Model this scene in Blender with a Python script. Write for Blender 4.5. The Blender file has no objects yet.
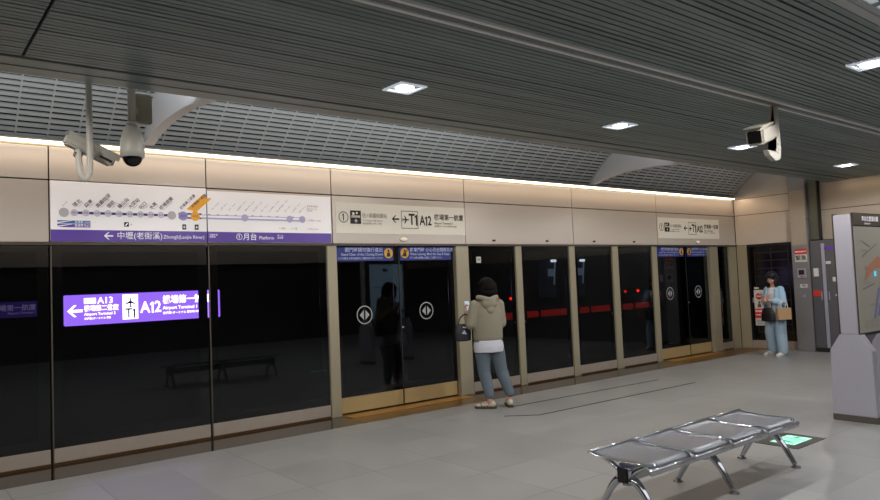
import bpy, bmesh, math, random
from mathutils import Matrix, Vector, Euler
random.seed(7)
C = bpy.context.scene.collection
PI = math.pi

# ------------------------------------------------------------------ materials
def lin(c):
    if isinstance(c, str):
        c = c.lstrip('#'); c = [int(c[i:i+2], 16)/255 for i in (0, 2, 4)]
    return tuple((x/12.92 if x <= .04045 else ((x+.055)/1.055)**2.4) for x in c) + (1,)
MATS = {}
def mat(name, col, rough=.5, metal=0., emit=None, es=1., noise=0., nscale=8., bump=0., stretch=None, spec=.5):
    if name in MATS: return MATS[name]
    m = bpy.data.materials.new(name); m.use_nodes = True
    nt = m.node_tree; b = nt.nodes['Principled BSDF']
    col = lin(col)
    b.inputs['Base Color'].default_value = col
    b.inputs['Roughness'].default_value = rough
    b.inputs['Metallic'].default_value = metal
    b.inputs['Specular IOR Level'].default_value = spec
    if emit:
        b.inputs['Emission Color'].default_value = lin(emit); b.inputs['Emission Strength'].default_value = es
    if noise or bump:
        tc = nt.nodes.new('ShaderNodeTexCoord'); mp = nt.nodes.new('ShaderNodeMapping')
        nz = nt.nodes.new('ShaderNodeTexNoise'); nz.inputs['Scale'].default_value = nscale; nz.inputs['Detail'].default_value = 4
        nt.links.new(tc.outputs['Object'], mp.inputs[0]); nt.links.new(mp.outputs[0], nz.inputs['Vector'])
        if stretch: mp.inputs['Scale'].default_value = stretch
        if noise:
            mx = nt.nodes.new('ShaderNodeMix'); mx.data_type = 'RGBA'
            mx.inputs[6].default_value = tuple(c*(1-noise) for c in col[:3])+(1,)
            mx.inputs[7].default_value = tuple(min(1, c*(1+noise)) for c in col[:3])+(1,)
            nt.links.new(nz.outputs['Fac'], mx.inputs[0]); nt.links.new(mx.outputs[2], b.inputs['Base Color'])
        if bump:
            bp = nt.nodes.new('ShaderNodeBump'); bp.inputs['Strength'].default_value = bump; bp.inputs['Distance'].default_value = .01
            nt.links.new(nz.outputs['Fac'], bp.inputs['Height']); nt.links.new(bp.outputs[0], b.inputs['Normal'])
    MATS[name] = m
    return m

def glass_mat():
    m = bpy.data.materials.new('screen_glass'); m.use_nodes = True; nt = m.node_tree
    for n in list(nt.nodes): nt.nodes.remove(n)
    out = nt.nodes.new('ShaderNodeOutputMaterial'); mix = nt.nodes.new('ShaderNodeMixShader')
    fr = nt.nodes.new('ShaderNodeFresnel'); fr.inputs['IOR'].default_value = 1.5
    tr = nt.nodes.new('ShaderNodeBsdfTransparent'); tr.inputs[0].default_value = (.55, .57, .58, 1)
    gl = nt.nodes.new('ShaderNodeBsdfGlossy'); gl.inputs['Roughness'].default_value = .01; gl.inputs[0].default_value = (.9, .95, 1, 1)
    nt.links.new(fr.outputs[0], mix.inputs[0]); nt.links.new(tr.outputs[0], mix.inputs[1]); nt.links.new(gl.outputs[0], mix.inputs[2])
    nt.links.new(mix.outputs[0], out.inputs[0])
    return m

def floor_mat():
    m = bpy.data.materials.new('floor_tiles'); m.use_nodes = True; nt = m.node_tree; b = nt.nodes['Principled BSDF']
    N = nt.nodes.new; L = nt.links.new
    tc = N('ShaderNodeTexCoord'); sp = N('ShaderNodeSeparateXYZ'); L(tc.outputs['Object'], sp.inputs[0])
    def mth(op, a, bb=None, c=None):
        n = N('ShaderNodeMath'); n.operation = op
        for i, v in enumerate((a, bb, c)):
            if v is None: continue
            if isinstance(v, (int, float)): n.inputs[i].default_value = v
            else: L(v, n.inputs[i])
        return n.outputs[0]
    u = mth('DIVIDE', mth('SUBTRACT', sp.outputs[0], .776), .6)
    v = mth('DIVIDE', mth('SUBTRACT', sp.outputs[1], 2.87), .7)
    def line(t, w):
        f = mth('FRACT', t); d = mth('MINIMUM', f, mth('SUBTRACT', 1.0, f)); return mth('LESS_THAN', d, w)
    ln = mth('MAXIMUM', line(u, .0045), line(v, .0045))
    cmb = N('ShaderNodeCombineXYZ'); L(mth('FLOOR', u), cmb.inputs[0]); L(mth('FLOOR', v), cmb.inputs[1])
    wn = N('ShaderNodeTexWhiteNoise'); L(cmb.outputs[0], wn.inputs['Vector'])
    nz = N('ShaderNodeTexNoise'); nz.inputs['Scale'].default_value = 3; nz.inputs['Detail'].default_value = 6; L(tc.outputs['Object'], nz.inputs['Vector'])
    fac = mth('ADD', mth('MULTIPLY', wn.outputs[0], .45), mth('MULTIPLY', nz.outputs['Fac'], .55))
    mx = N('ShaderNodeMix'); mx.data_type = 'RGBA'; mx.inputs[6].default_value = lin('#7f7f7f'); mx.inputs[7].default_value = lin('#949494'); L(fac, mx.inputs[0])
    m2 = N('ShaderNodeMix'); m2.data_type = 'RGBA'; L(mx.outputs[2], m2.inputs[6]); m2.inputs[7].default_value = lin('#5e5953')
    n2 = N('ShaderNodeTexNoise'); n2.inputs['Scale'].default_value = .9; L(tc.outputs['Object'], n2.inputs['Vector'])
    L(mth('MULTIPLY', ln, mth('MINIMUM', 1.0, mth('MAXIMUM', .22, mth('MULTIPLY', mth('SUBTRACT', n2.outputs['Fac'], .48), 12.0)))), m2.inputs[0]); L(m2.outputs[2], b.inputs['Base Color'])
    L(mth('ADD', mth('MULTIPLY', nz.outputs['Fac'], .16), .30), b.inputs['Roughness'])
    b.inputs['Specular IOR Level'].default_value = .45
    return m

GLASS = glass_mat()
BEIGE = mat('beige_metal_panel', '#c6bbb0', .32, .1, noise=.05, nscale=2, stretch=(.4, 1, 3))
SEAM = mat('dark_seam', '#2a1c14', .8)
POST = mat('post_metal', '#a0967f', .38, .2, noise=.06, nscale=4)
FRIT = mat('black_border', '#050506', .12, spec=.4)
KICK = mat('kick_metal', '#a3968a', .42, .2, noise=.08, nscale=5)
GRANITE = mat('polished_granite', '#1f1a16', .07, noise=.3, nscale=60, spec=.6)
SILL = mat('threshold_metal', '#8f6a3a', .28, .75, noise=.15, nscale=20)
WHITE = mat('sign_white', '#f2eef0', .4, emit='#fff6f2', es=.16)  # faint glow added so the map board comes out brighter
WHITE2 = mat('sign_offwhite', '#ddd6c8', .45, emit='#fff4e0', es=.06)
PURPLE = mat('band_purple', '#5a3a9c', .4, emit='#5a3a9c', es=.10)
LET_W = mat('letter_white', '#e8e6ee', .5, emit='#ffffff', es=.12)
LET_K = mat('letter_black', '#15130f', .6)
LET_G = mat('letter_grey', '#8c867e', .6)
LET_F = mat('letter_faint', '#b5aeb2', .6)
STEEL = mat('brushed_steel', '#b4b2be', .3, .45, noise=.06, nscale=6, stretch=(20, 20, .6))
CHROME = mat('polished_chrome', '#c9cbd0', .12, 1.)
SEATM = mat('perforated_seat', '#9ea3ad', .32, .5, noise=.12, nscale=500)
CAMW = mat('camera_white', '#b8b3a8', .45)
CAMK = mat('camera_black', '#0a0a0c', .1)
SLAT = mat('ceiling_slat', '#828e8b', .45, 0., noise=.4, nscale=2.2, stretch=(.35, 2.5, 1))
GRILLE = mat('vault_grille', '#b9bab8', .5, .1)
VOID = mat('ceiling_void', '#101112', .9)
PLASTER = mat('white_plaster', '#d0d0d2', .6)
RUBBER = mat('black_rubber', '#0c0c0c', .6)

# ------------------------------------------------------------------ mesh helpers
def obj(name, bm, m, parent=None, smooth=False, loc=None):
    me = bpy.data.meshes.new(name)
    if isinstance(bm, bpy.types.Mesh): me = bm
    else:
        if not smooth and len(bm.faces) > 1: bmesh.ops.recalc_face_normals(bm, faces=bm.faces)
        bm.to_mesh(me); bm.free()
    o = bpy.data.objects.new(name, me); C.objects.link(o)
    for x in (m if isinstance(m, (list, tuple)) else [m]): me.materials.append(x)
    if smooth:
        for p in me.polygons: p.use_smooth = True
    if parent: o.parent = parent
    if loc: o.location = loc
    return o
def NB(): return bmesh.new()
def box(bm, x0, x1, y0, y1, z0, z1, bev=0., mi=0, M=None):
    r = bmesh.ops.create_cube(bm, size=1)
    vs = r['verts']
    for v in vs: v.co = Vector((x0+(v.co.x+.5)*(x1-x0), y0+(v.co.y+.5)*(y1-y0), z0+(v.co.z+.5)*(z1-z0)))
    fs = list({f for v in vs for f in v.link_faces})
    if bev:
        es = list({e for v in vs for e in v.link_edges})
        rr = bmesh.ops.bevel(bm, geom=es, offset=bev, segments=2, affect='EDGES')
        vs = list({v for v in rr['verts']} | {v for v in vs if v.is_valid}); fs = list({f for v in vs for f in v.link_faces})
    for f in fs: f.material_index = mi
    if M is not None:
        for v in vs: v.co = M @ v.co
    return vs
def cyl(bm, p0, p1, r0, r1=None, seg=20, mi=0):
    p0, p1 = Vector(p0), Vector(p1); r1 = r0 if r1 is None else r1
    d = p1-p0; L = d.length
    M = Matrix.Translation((p0+p1)/2) @ d.to_track_quat('Z', 'Y').to_matrix().to_4x4()
    r = bmesh.ops.create_cone(bm, cap_ends=True, segments=seg, radius1=r0, radius2=r1, depth=L, matrix=M)
    for f in {f for v in r['verts'] for f in v.link_faces}: f.material_index = mi
    return r['verts']
def ball(bm, c, r, M=None, u=20, v=14):
    r3 = r if isinstance(r, (tuple, list)) else (r, r, r)
    mm = Matrix.Translation(c) @ (M or Matrix()) @ Matrix.Diagonal((*r3, 1))
    V = bm.verts.new; F = bm.faces.new
    top = V(mm @ Vector((0, 0, 1))); bot = V(mm @ Vector((0, 0, -1)))
    rows = [[V(mm @ Vector((math.sin(PI*i/v)*math.cos(2*PI*j/u), math.sin(PI*i/v)*math.sin(2*PI*j/u), math.cos(PI*i/v)))) for j in range(u)] for i in range(1, v)]
    for j in range(u):
        k = (j+1) % u
        F((top, rows[0][j], rows[0][k])); F((bot, rows[-1][k], rows[-1][j]))
        for p, q in zip(rows, rows[1:]): F((p[j], q[j], q[k], p[k]))
    return [top, bot]+[x for r_ in rows for x in r_]
def cap(bm, p0, p1, r0, r1=None):
    r1 = r0 if r1 is None else r1
    cyl(bm, p0, p1, r0, r1, 16); ball(bm, p0, r0, u=16, v=10); ball(bm, p1, r1, u=16, v=10)
def chain(bm, pts):
    for a, b in zip(pts, pts[1:]): cap(bm, a[:3], b[:3], a[3], b[3])
def tube(bm, pts, r, seg=12, flat=1.0):
    """swept tube through points; r constant or list"""
    pts = [Vector(p) for p in pts]; n = len(pts); rs = r if isinstance(r, list) else [r]*n
    rings = []; up = Vector((0, 0, 1))
    for i, p in enumerate(pts):
        t = (pts[min(i+1, n-1)]-pts[max(i-1, 0)]).normalized()
        a = t.cross(up)
        if a.length < .05: a = t.cross(Vector((0, 1, 0)))
        a.normalize(); b = a.cross(t).normalized()
        rings.append([bm.verts.new(p+a*math.cos(k*2*PI/seg)*rs[i]+b*math.sin(k*2*PI/seg)*rs[i]*flat) for k in range(seg)])
    for q in range(n-1):
        for k in range(seg):
            bm.faces.new((rings[q][k], rings[q][(k+1) % seg], rings[q+1][(k+1) % seg], rings[q+1][k]))
    bm.faces.new(rings[0][::-1]); bm.faces.new(rings[-1])
def spline(pts, n=8):
    pts = [Vector(p) for p in pts]; out = []
    P = [pts[0]*2-pts[1]]+pts+[pts[-1]*2-pts[-2]]
    for i in range(1, len(P)-2):
        for k in range(n):
            t = k/n; a, b, c, d = P[i-1:i+3]
            out.append(.5*((2*b)+(c-a)*t+(2*a-5*b+4*c-d)*t*t+(3*b-a-3*c+d)*t**3))
    return out+[pts[-1]]
def loft(bm, secs, seg=24, M=None):
    """closed stack of ellipses (cx,cy,cz,rx,ry)"""
    rings = []
    for (cx, cy, cz, rx, ry) in secs:
        rings.append([bm.verts.new((cx+rx*math.cos(k*2*PI/seg), cy+ry*math.sin(k*2*PI/seg), cz)) for k in range(seg)])
    for a, b in zip(rings, rings[1:]):
        for k in range(seg): bm.faces.new((a[k], a[(k+1) % seg], b[(k+1) % seg], b[k]))
    bm.faces.new(rings[0][::-1]); bm.faces.new(rings[-1])
    if M is not None:
        for r in rings:
            for v in r: v.co = M @ v.co
def extrude_xz(bm, pts, y0, y1, mi=0):
    a = [bm.verts.new((x, y0, z)) for x, z in pts]; b = [bm.verts.new((x, y1, z)) for x, z in pts]
    fs = [bm.faces.new(a), bm.faces.new(b[::-1])]
    for i in range(len(pts)):
        j = (i+1) % len(pts); fs.append(bm.faces.new((a[i], b[i], b[j], a[j])))
    for f in fs: f.material_index = mi
def extrude_yz(bm, pts, x0, x1, mi=0):
    a = [bm.verts.new((x0, y, z)) for y, z in pts]; b = [bm.verts.new((x1, y, z)) for y, z in pts]
    fs = [bm.faces.new(a), bm.faces.new(b[::-1])]
    for i in range(len(pts)):
        j = (i+1) % len(pts); fs.append(bm.faces.new((a[i], b[i], b[j], a[j])))
    for f in fs: f.material_index = mi
def blob(name, bm, m, parent, voxel=.009, smooth=3):
    me = bpy.data.meshes.new(name); bm.to_mesh(me); bm.free()
    o = bpy.data.objects.new(name, me); C.objects.link(o)
    r = o.modifiers.new('r', 'REMESH'); r.mode = 'VOXEL'; r.voxel_size = voxel
    s = o.modifiers.new('s', 'SMOOTH'); s.factor = .5; s.iterations = smooth
    dg = bpy.context.evaluated_depsgraph_get()
    me2 = bpy.data.meshes.new_from_object(o.evaluated_get(dg)); me2.name = name
    bpy.data.objects.remove(o)
    me2.materials.clear()
    return obj(name, me2, m, parent, smooth=True)
def tag(o, label=None, cat=None, group=None, kind=None):
    if label: o['label'] = label
    if cat: o['category'] = cat
    if group: o['group'] = group
    if kind: o['kind'] = kind
    return o
def root(name, loc, label, cat, group=None, rz=0., kind=None):
    o = bpy.data.objects.new(name, None); o.empty_display_size = .1; C.objects.link(o)
    o.location = loc; o.rotation_euler = (0, 0, rz)
    return tag(o, label, cat, group, kind)
def dup(r, loc, rz=None, label=None, name=None):
    c = r.copy(); C.objects.link(c); c.location = loc
    if rz is not None: c.rotation_euler = (0, 0, rz)
    if label: c['label'] = label
    for ch in list(r.children):
        k = ch.copy(); C.objects.link(k); k.parent = c
        for g in list(ch.children):
            q = g.copy(); C.objects.link(q); q.parent = k
    return c

def letters(name, items, m, parent, y=-.004):
    """items: (body, cap size, x, z, align, rot_deg, bold, xscale) laid on the local XZ plane facing -Y, one mesh"""
    bm = NB()
    for it in items:
        body, size, x, z = it[:4]; al = it[4] if len(it) > 4 else 'LEFT'; rot = it[5] if len(it) > 5 else 0
        bold = it[6] if len(it) > 6 else .012; xs = it[7] if len(it) > 7 else 1
        cu = bpy.data.curves.new('t', 'FONT'); cu.body = body; cu.size = size; cu.align_x = al; cu.align_y = 'CENTER'
        cu.offset = bold*size; cu.resolution_u = 2
        o = bpy.data.objects.new('t', cu); C.objects.link(o)
        dg = bpy.context.evaluated_depsgraph_get()
        me = bpy.data.meshes.new_from_object(o.evaluated_get(dg))
        me.transform(Matrix.Translation((x, y, z)) @ Matrix.Rotation(math.radians(-rot), 4, 'Y') @ Matrix.Rotation(PI/2, 4, 'X') @ Matrix.Diagonal((xs, 1, 1, 1)))
        bm.from_mesh(me); bpy.data.objects.remove(o); bpy.data.curves.remove(cu); bpy.data.meshes.remove(me)
    me = bpy.data.meshes.new(name); bm.to_mesh(me); bm.free()
    return obj(name, me, m, parent)
def poly_xz(bm, pts, y=-.004):
    f = bm.faces.new([bm.verts.new((x, y, z)) for x, z in pts])
    if f.normal.y > 0: f.normal_flip()
    return f
def ring_xz(bm, cx, cz, r, w, y=-.004, seg=32):
    a = [bm.verts.new((cx+r*math.cos(k*2*PI/seg), y, cz+r*math.sin(k*2*PI/seg))) for k in range(seg)]
    b = [bm.verts.new((cx+(r-w)*math.cos(k*2*PI/seg), y, cz+(r-w)*math.sin(k*2*PI/seg))) for k in range(seg)]
    for k in range(seg): bm.faces.new((a[k], a[(k+1) % seg], b[(k+1) % seg], b[k]))
def disc_xz(bm, cx, cz, r, y=-.004, seg=28, rz=None):
    poly_xz(bm, [(cx+r*math.cos(k*2*PI/seg), cz+(rz or r)*math.sin(k*2*PI/seg)) for k in range(seg)], y)
def rect_xz(bm, x0, x1, z0, z1, y=-.004): poly_xz(bm, [(x0, z0), (x1, z0), (x1, z1), (x0, z1)], y)
def outline_xz(bm, x0, x1, z0, z1, w, y=-.004):
    rect_xz(bm, x0, x1, z0, z0+w, y); rect_xz(bm, x0, x1, z1-w, z1, y); rect_xz(bm, x0, x0+w, z0+w, z1-w, y); rect_xz(bm, x1-w, x1, z0+w, z1-w, y)
def arrow_left(bm, cx, cz, s, y=-.004):
    t = s*.09
    poly_xz(bm, [(cx-s*.42, cz-t), (cx+s*.5, cz-t), (cx+s*.5, cz+t), (cx-s*.42, cz+t)], y)
    poly_xz(bm, [(cx-s*.5, cz), (cx-s*.06, cz+s*.42), (cx+s*.1, cz+s*.42), (cx-s*.3, cz), ], y-.0005)
    poly_xz(bm, [(cx-s*.5, cz), (cx-s*.3, cz), (cx+s*.1, cz-s*.42), (cx-s*.06, cz-s*.42)], y-.0005)
def digit_one(bm, x, z, h, w=.16, y=-.004):
    t = h*w
    poly_xz(bm, [(x, z-h/2), (x+t, z-h/2), (x+t, z+h/2), (x+t*.15, z+h/2), (x-t*.9, z+h*.33), (x-t*.9, z+h*.2), (x, z+h*.3)], y)
def plane_icon(bm, cx, cz, s, rot=0, y=-.005):
    pts = [(0, .5), (.06, .42), (.07, .16), (.46, -.1), (.46, -.2), (.07, -.08), (.05, -.34), (.17, -.44), (.17, -.5), (0, -.45)]
    pts = pts+[(-a, b) for a, b in pts[::-1][1:-1]]
    c, sn = math.cos(rot), math.sin(rot)
    poly_xz(bm, [(cx+s*(a*c-b*sn), cz+s*(a*sn+b*c)) for a, b in pts], y)

def area(name, loc, sx, sy, e, col, rot=(0, 0, 0)):
    L = bpy.data.lights.new(name, 'AREA'); L.shape = 'RECTANGLE'; L.size = sx; L.size_y = sy; L.energy = e; L.color = col
    o = bpy.data.objects.new(name, L); C.objects.link(o); o.location = loc; o.rotation_euler = rot; return o
# ------------------------------------------------------------------ setting
WY = 7.36     # face of the platform screen wall
XE = 13.55    # face of the end wall
XL = -4.0
bm = NB(); box(bm, XL, XE+1.5, -5, 6.78, -.15, 0)
tag(obj('floor', bm, floor_mat()), 'grey square tiled platform floor', 'floor', kind='structure')
def strip(n, x0, x1, m, label):
    bm = NB(); box(bm, x0, x1, 6.785, 7.46, -.15, -.001)
    return tag(obj('trim_%d' % n, bm, m), label, 'floor strip', kind='structure')
strip(1, XL, 4.27, GRANITE, 'polished dark floor strip below the fixed glass at left')
strip(2, 4.272, 6.2, SILL, 'brown metal threshold below the nearer sliding doors')
strip(3, 6.202, 10.8, GRANITE, 'polished dark floor strip between the two pairs of doors')
strip(4, 10.802, XE, SILL, 'brown metal threshold below the far sliding doors')
strip(5, XE+.002, XE+.8, GRANITE, 'dark strip behind the corner')
# gold sill noses right at the door foot
for n, (a, b, l) in enumerate(((4.28, 6.12, 'bright gold sill edge at the nearer doors'), (10.83, 12.5, 'bright gold sill edge at the far doors'))):
    bm = NB(); box(bm, a, b, 7.12, 7.34, -.0005, .006)
    tag(obj('trim_%d' % (6+n), bm, mat('gold_sill', '#b98a3e', .3, .7, noise=.2, nscale=30)), l, 'sill', kind='structure')
# slots in the floor
SL = mat('floor_slot', '#2b2723', .7)
def slot(n, p, q, label, w=.03):
    p, q = Vector((*p, 0)), Vector((*q, 0)); d = (q-p).normalized(); s = Vector((-d.y, d.x, 0))*w/2
    bm = NB(); v = [bm.verts.new((a.x, a.y, .0015)) for a in (p+s, p-s, q-s, q+s)]
    f = bm.faces.new(v)
    w_ = [bm.verts.new((a.x, a.y, -.004)) for a in (p+s, p-s, q-s, q+s)]
    bm.faces.new(w_[::-1])
    for i in range(4): bm.faces.new((v[i], w_[i], w_[(i+1) % 4], v[(i+1) % 4]))
    tag(obj('trim_%d' % n, bm, SL), label, 'floor slot', kind='structure')
slot(8, (5.95, 6.22), (8.85, 6.12), 'dark slot line in the floor nearer the screen doors')
slot(9, (5.80, 5.60), (8.90, 5.56), 'dark slot line in the floor farther from the screen doors')
slot(10, (5.50, 5.86), (5.80, 5.60), 'short dark slanting slot at the end of the floor line')

# header cladding of the platform screen wall
SX = [-4.0, -3.3, -1.8, -.3, 1.215, 2.705, 4.225, 6.33, 8.585, 10.855, XE-.01]
bm = NB(); box(bm, XL, XE, WY+.02, WY+.25, 2.06, 2.964)
wf = tag(obj('wall_front', bm, SEAM), 'beige metal header wall above the glass screen doors', 'wall', kind='structure')
for z0, z1 in ((2.065, 2.643), (2.655, 2.965)):
    for a, b in zip(SX, SX[1:]):
        bm = NB(); box(bm, a+.006, b-.006, WY, WY+.02, z0, z1, .002); obj('cladding_panel', bm, BEIGE, wf)
bm = NB(); box(bm, XL, XE, WY-.03, WY+.25, 2.035, 2.06); obj('header_rail', bm, mat('rail_dark', '#4b433a', .4, .4), wf)
# LED strip along the top of the header
r = root('light_strip', (0, WY, 2.975), 'long thin warm white light strip along the top of the beige header wall', 'light strip')
bm = NB(); box(bm, XL, XE-.06, -.075, .02, .03, .045); box(bm, XL, XE-.06, .005, .02, -.005, .03); obj('housing', bm, POST, r)
bm = NB(); box(bm, XL, XE-.07, -.07, .004, .010, .03); obj('diffuser', bm, mat('led', '#fff1da', .5, emit='#ffeacb', es=4), r)

# posts
def post(n, x0, x1, label):
    bm = NB(); box(bm, x0, x1, WY-.012, WY+.06, 0, 2.05, .006)
    box(bm, x0-.008, x1+.008, WY-.016, WY+.06, 0, .02, .003)
    tag(obj('trim_%d' % n, bm, POST), label, 'post', kind='structure')
for i, (a, b) in enumerate(((4.135, 4.27), (6.13, 6.36), (7.27, 7.40), (8.45, 8.59), (9.53, 9.69), (10.65, 10.80), (12.53, 12.82), (13.23, 13.52))):
    post(11+i, a, b, 'beige metal post %s' % ['left of the nearer sliding doors', 'right of the nearer sliding doors', 'between first and second single glass panels', 'between second and third single glass panels',
        'between third and fourth single glass panels', 'left of the far sliding doors', 'right of the far sliding doors', 'in the corner by the end wall'][i])

# fixed glass panels
def panel(n, x0, x1, label, fr=.095, sensor=None):
    r = root('window_%d' % n, (x0, WY, 0), label, 'glass panel', kind='structure'); w = x1-x0
    bm = NB(); rect_xz(bm, 0, w, .15, 2.04, .015); obj('pane', bm, GLASS, r)
    bm = NB()
    for a in ((0, fr, .15, 2.04), (w-fr, w, .15, 2.04), (fr, w-fr, .15, .24), (fr, w-fr, 1.97, 2.04)): box(bm, a[0], a[1], .018, .024, a[2], a[3])
    obj('border', bm, FRIT, r)
    bm = NB(); box(bm, .003, w-.003, 0, .06, .02, .15, .003); obj('kick_rail', bm, KICK, r)
    bm = NB(); box(bm, 0, w, -.01, .06, 0, .02); obj('bottom_rail', bm, mat('brown_rail', '#5a3f22', .4, .5), r)
    bm = NB(); box(bm, -.006, .006, .0, .014, 0, 2.04); obj('edge_strip', bm, mat('edge_metal', '#5b5549', .4, .5), r)
    return r
for i, (a, b) in enumerate(((-3.3, -1.81), (-1.79, -.31), (-.29, 1.205), (1.225, 2.695), (2.715, 4.13))):
    panel(1+i, a, b, 'wide dark fixed glass panel %s' % ['far left out of view', 'left of view', 'at the left edge of the view', 'in front of the lit purple sign', 'just left of the nearer sliding doors'][i])
for i, (a, b) in enumerate(((6.365, 7.267), (7.403, 8.447), (8.593, 9.527), (9.693, 10.647), (12.825, 13.225))):
    p = panel(6+i, a, b, 'narrow dark glass panel %s' % ['first to the right of the nearer doors', 'second to the right of the nearer doors', 'third to the right of the nearer doors', 'just left of the far sliding doors', 'between the far doors and the corner'][i], fr=.08)
    if i < 4:
        bm = NB()
        x = (b-a)-.04 if i in (0, 2) else .045
        box(bm, x-.012, x+.012, .018, .03, .9, .94, .003); obj('latch', bm, mat('latch_steel', '#c9c9c9', .3, .8), p)

# sliding doors
def doors(n, x0, xm, x1, label):
    r = root('door_%d' % n, (x0, WY, 0), label, 'platform doors', kind='structure')
    W = x1-x0; m = xm-x0
    for a, b in ((0, m-.006), (m+.006, W)):
        bm = NB(); rect_xz(bm, a, b, .2, 2.04, .06); lf = obj('door_leaf', bm, GLASS, r)
        bm = NB()
        for q in ((a, a+.07, .2, 2.04), (b-.09, b, .2, 2.04), (a+.07, b-.09, .2, .28), (a+.07, b-.09, 1.97, 2.04)): box(bm, q[0], q[1], .064, .072, q[2], q[3])
        obj('door_border', bm, FRIT, lf)
        bm = NB(); box(bm, a, b, .06, .1, .012, .2, .004); obj('kick_rail', bm, mat('door_kick', '#b39a6c', .4, .25), lf)  # gold tint in the colour is light thrown up from the sill
    cs = (m*.42, m+(W-m)*.46) if n == 1 else (m*.42, m+(W-m)*.5)
    bm = NB()
    for cx in cs:
        cz = 1.18
        ring_xz(bm, cx, cz, .115, .013, .056)
        for s in (-1, 1): poly_xz(bm, [(cx+s*.012, cz-.062), (cx+s*.012, cz+.062), (cx+s*.072, cz)], .056)
    obj('door_symbol', bm, mat('symbol_grey', '#9a9a98', .5, emit='#9a9a98', es=.06), r)
    bm = NB(); box(bm, m-.008, m+.008, .055, .1, .012, 2.04); obj('centre_seal', bm, RUBBER, r)
    bm = NB(); box(bm, m+.01, m+.035, .05, .07, .98, 1.0, .002); obj('handle', bm, mat('latch_steel', '#c9c9c9', .3, .8), r)
    return r
doors(1, 4.275, 5.225, 6.125, 'nearer pair of dark glass sliding platform doors with two round arrow symbols')
doors(2, 10.825, 11.8, 12.525, 'far pair of dark glass sliding platform doors under a blue banner')

# blue banners over the doors
BLUE = mat('banner_blue', '#182672', .5, emit='#2238a0', es=.05)
YEL = mat('banner_yellow', '#c9952c', .5, emit='#c9952c', es=.1)
def banner(x0, x1, side, label):
    w = x1-x0
    r = root('door_banner', (x0, WY+.044, 1.85), label, 'banner', 'blue banners at the top of the door leaves')
    bm = NB(); box(bm, 0, w, 0, .006, 0, .18); obj('sheet', bm, BLUE, r)
    cx = w-.075 if side == 'L' else .075
    bm = NB(); disc_xz(bm, cx, .095, .066, -.003); obj('round_symbol', bm, YEL, r)
    bm = NB(); disc_xz(bm, cx, .125, .016, -.005); poly_xz(bm, [(cx-.03, .05), (cx+.03, .05), (cx+.02, .105), (cx-.02, .105)], -.005)
    if side == 'R': poly_xz(bm, [(cx-.05, .06), (cx-.042, .052), (cx+.05, .13), (cx+.042, .138)], -.006)
    obj('pictogram', bm, mat('pict', '#7a2418' if side == 'R' else '#1a1710', .6), r)
    if side == 'L':
        it = [('關門時請勿強行進出', .062, w-.16, .135, 'RIGHT'), ('Stand Clear of the Closing Doors', .045, w-.16, .08, 'RIGHT'), ('ドアが閉まる時は無理なご乗車はおやめください', .03, w-.16, .03, 'RIGHT')]
    else:
        it = [('離車門時 小心月台間隙及車門', .06, .16, .135, 'LEFT'), ('When Leaving, Mind the Gap & Steps', .044, .16, .08, 'LEFT'), ('降りる時は隙間と段差にご注意ください', .03, .16, .03, 'LEFT')]
    letters('lettering', it, mat('banner_text', '#a9aed0', .5, emit='#ffffff', es=.05), r, -.003)
    return r
banner(4.29, 5.13, 'L', 'blue warning banner on the left leaf of the nearer sliding doors')
banner(5.235, 6.09, 'R', 'blue warning banner on the right leaf of the nearer sliding doors')
banner(10.85, 11.72, 'L', 'blue warning banner on the left leaf of the far sliding doors')
banner(11.83, 12.45, 'R', 'blue warning banner on the right leaf of the far sliding doors')

# ------------------------------------------------------------------ line map board over two cladding panels
r = root('route_map', (1.225, WY-.006, 2.07), 'long white railway line map board with a purple band and orange current-stop flag', 'map board')
Wm = 2.98
bm = NB(); box(bm, 0, 1.474, 0, .005, .11, .575, .002); box(bm, 1.486, Wm, 0, .005, .11, .55, .002); obj('board', bm, WHITE, r)
bm = NB(); box(bm, 0, 1.474, -.001, .005, 0, .112); box(bm, 1.486, Wm, -.001, .005, 0, .112); obj('purple_band', bm, PURPLE, r)
bm = NB(); arrow_left(bm, .50, .056, .085); letters('lettering', [('中壢(老街溪)', .078, .575, .056, 'LEFT', 0, .004), ('Zhongli(Laojie River)', .05, 1.02, .05, 'LEFT', 0, .006), ('①月台', .082, 1.79, .056), ('Platform', .052, 2.06, .05), ('ホーム\n플랫폼', .026, 2.28, .066), ('機場捷運\n桃園線', .022, 1.50, .066)], LET_W, r, -.004)
obj('band_arrow', bm, LET_W, r)
LV = mat('line_violet', '#3c2c8a', .5); LV2 = mat('line_pale_violet', '#bdb6dc', .5); GC = mat('stop_grey', '#c2bec4', .5)
zl = .275
sx = [.20+.1*i for i in range(9)]
bm = NB(); rect_xz(bm, .2, 1.07, zl-.012, zl+.012, -.003); rect_xz(bm, 1.18, 1.42, zl+.012, zl+.03, -.003); rect_xz(bm, 1.18, 1.42, zl-.03, zl-.014, -.003)
obj('line_drawn', bm, LV, r)
bm = NB(); rect_xz(bm, 1.42, 2.62, zl-.03, zl-.012, -.003); rect_xz(bm, 1.42, 2.6, zl+.01, zl+.018, -.0028)
for x in (1.9, 2.44, 2.6): disc_xz(bm, x, zl-.005, .04, -.005)
for i in range(12):
    if i not in (4, 9): rect_xz(bm, 1.5+i*.098-.014, 1.5+i*.098+.014, zl+.012, zl+.026, -.0055)
obj('line_pale', bm, LV2, r)
for x in sx:
    bm = NB(); disc_xz(bm, x, zl, .030, -.005); obj('stop_disc', bm, mat('stop_white', '#ddd9e2', .5), r)
for x in sx:
    bm = NB(); ring_xz(bm, x, zl, .032, .004, -.006); obj('stop_ring', bm, LV2, r)
for x in (.112, 1.11):
    bm = NB(); disc_xz(bm, x, zl, .044, -.005); obj('interchange_disc', bm, GC, r)
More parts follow.
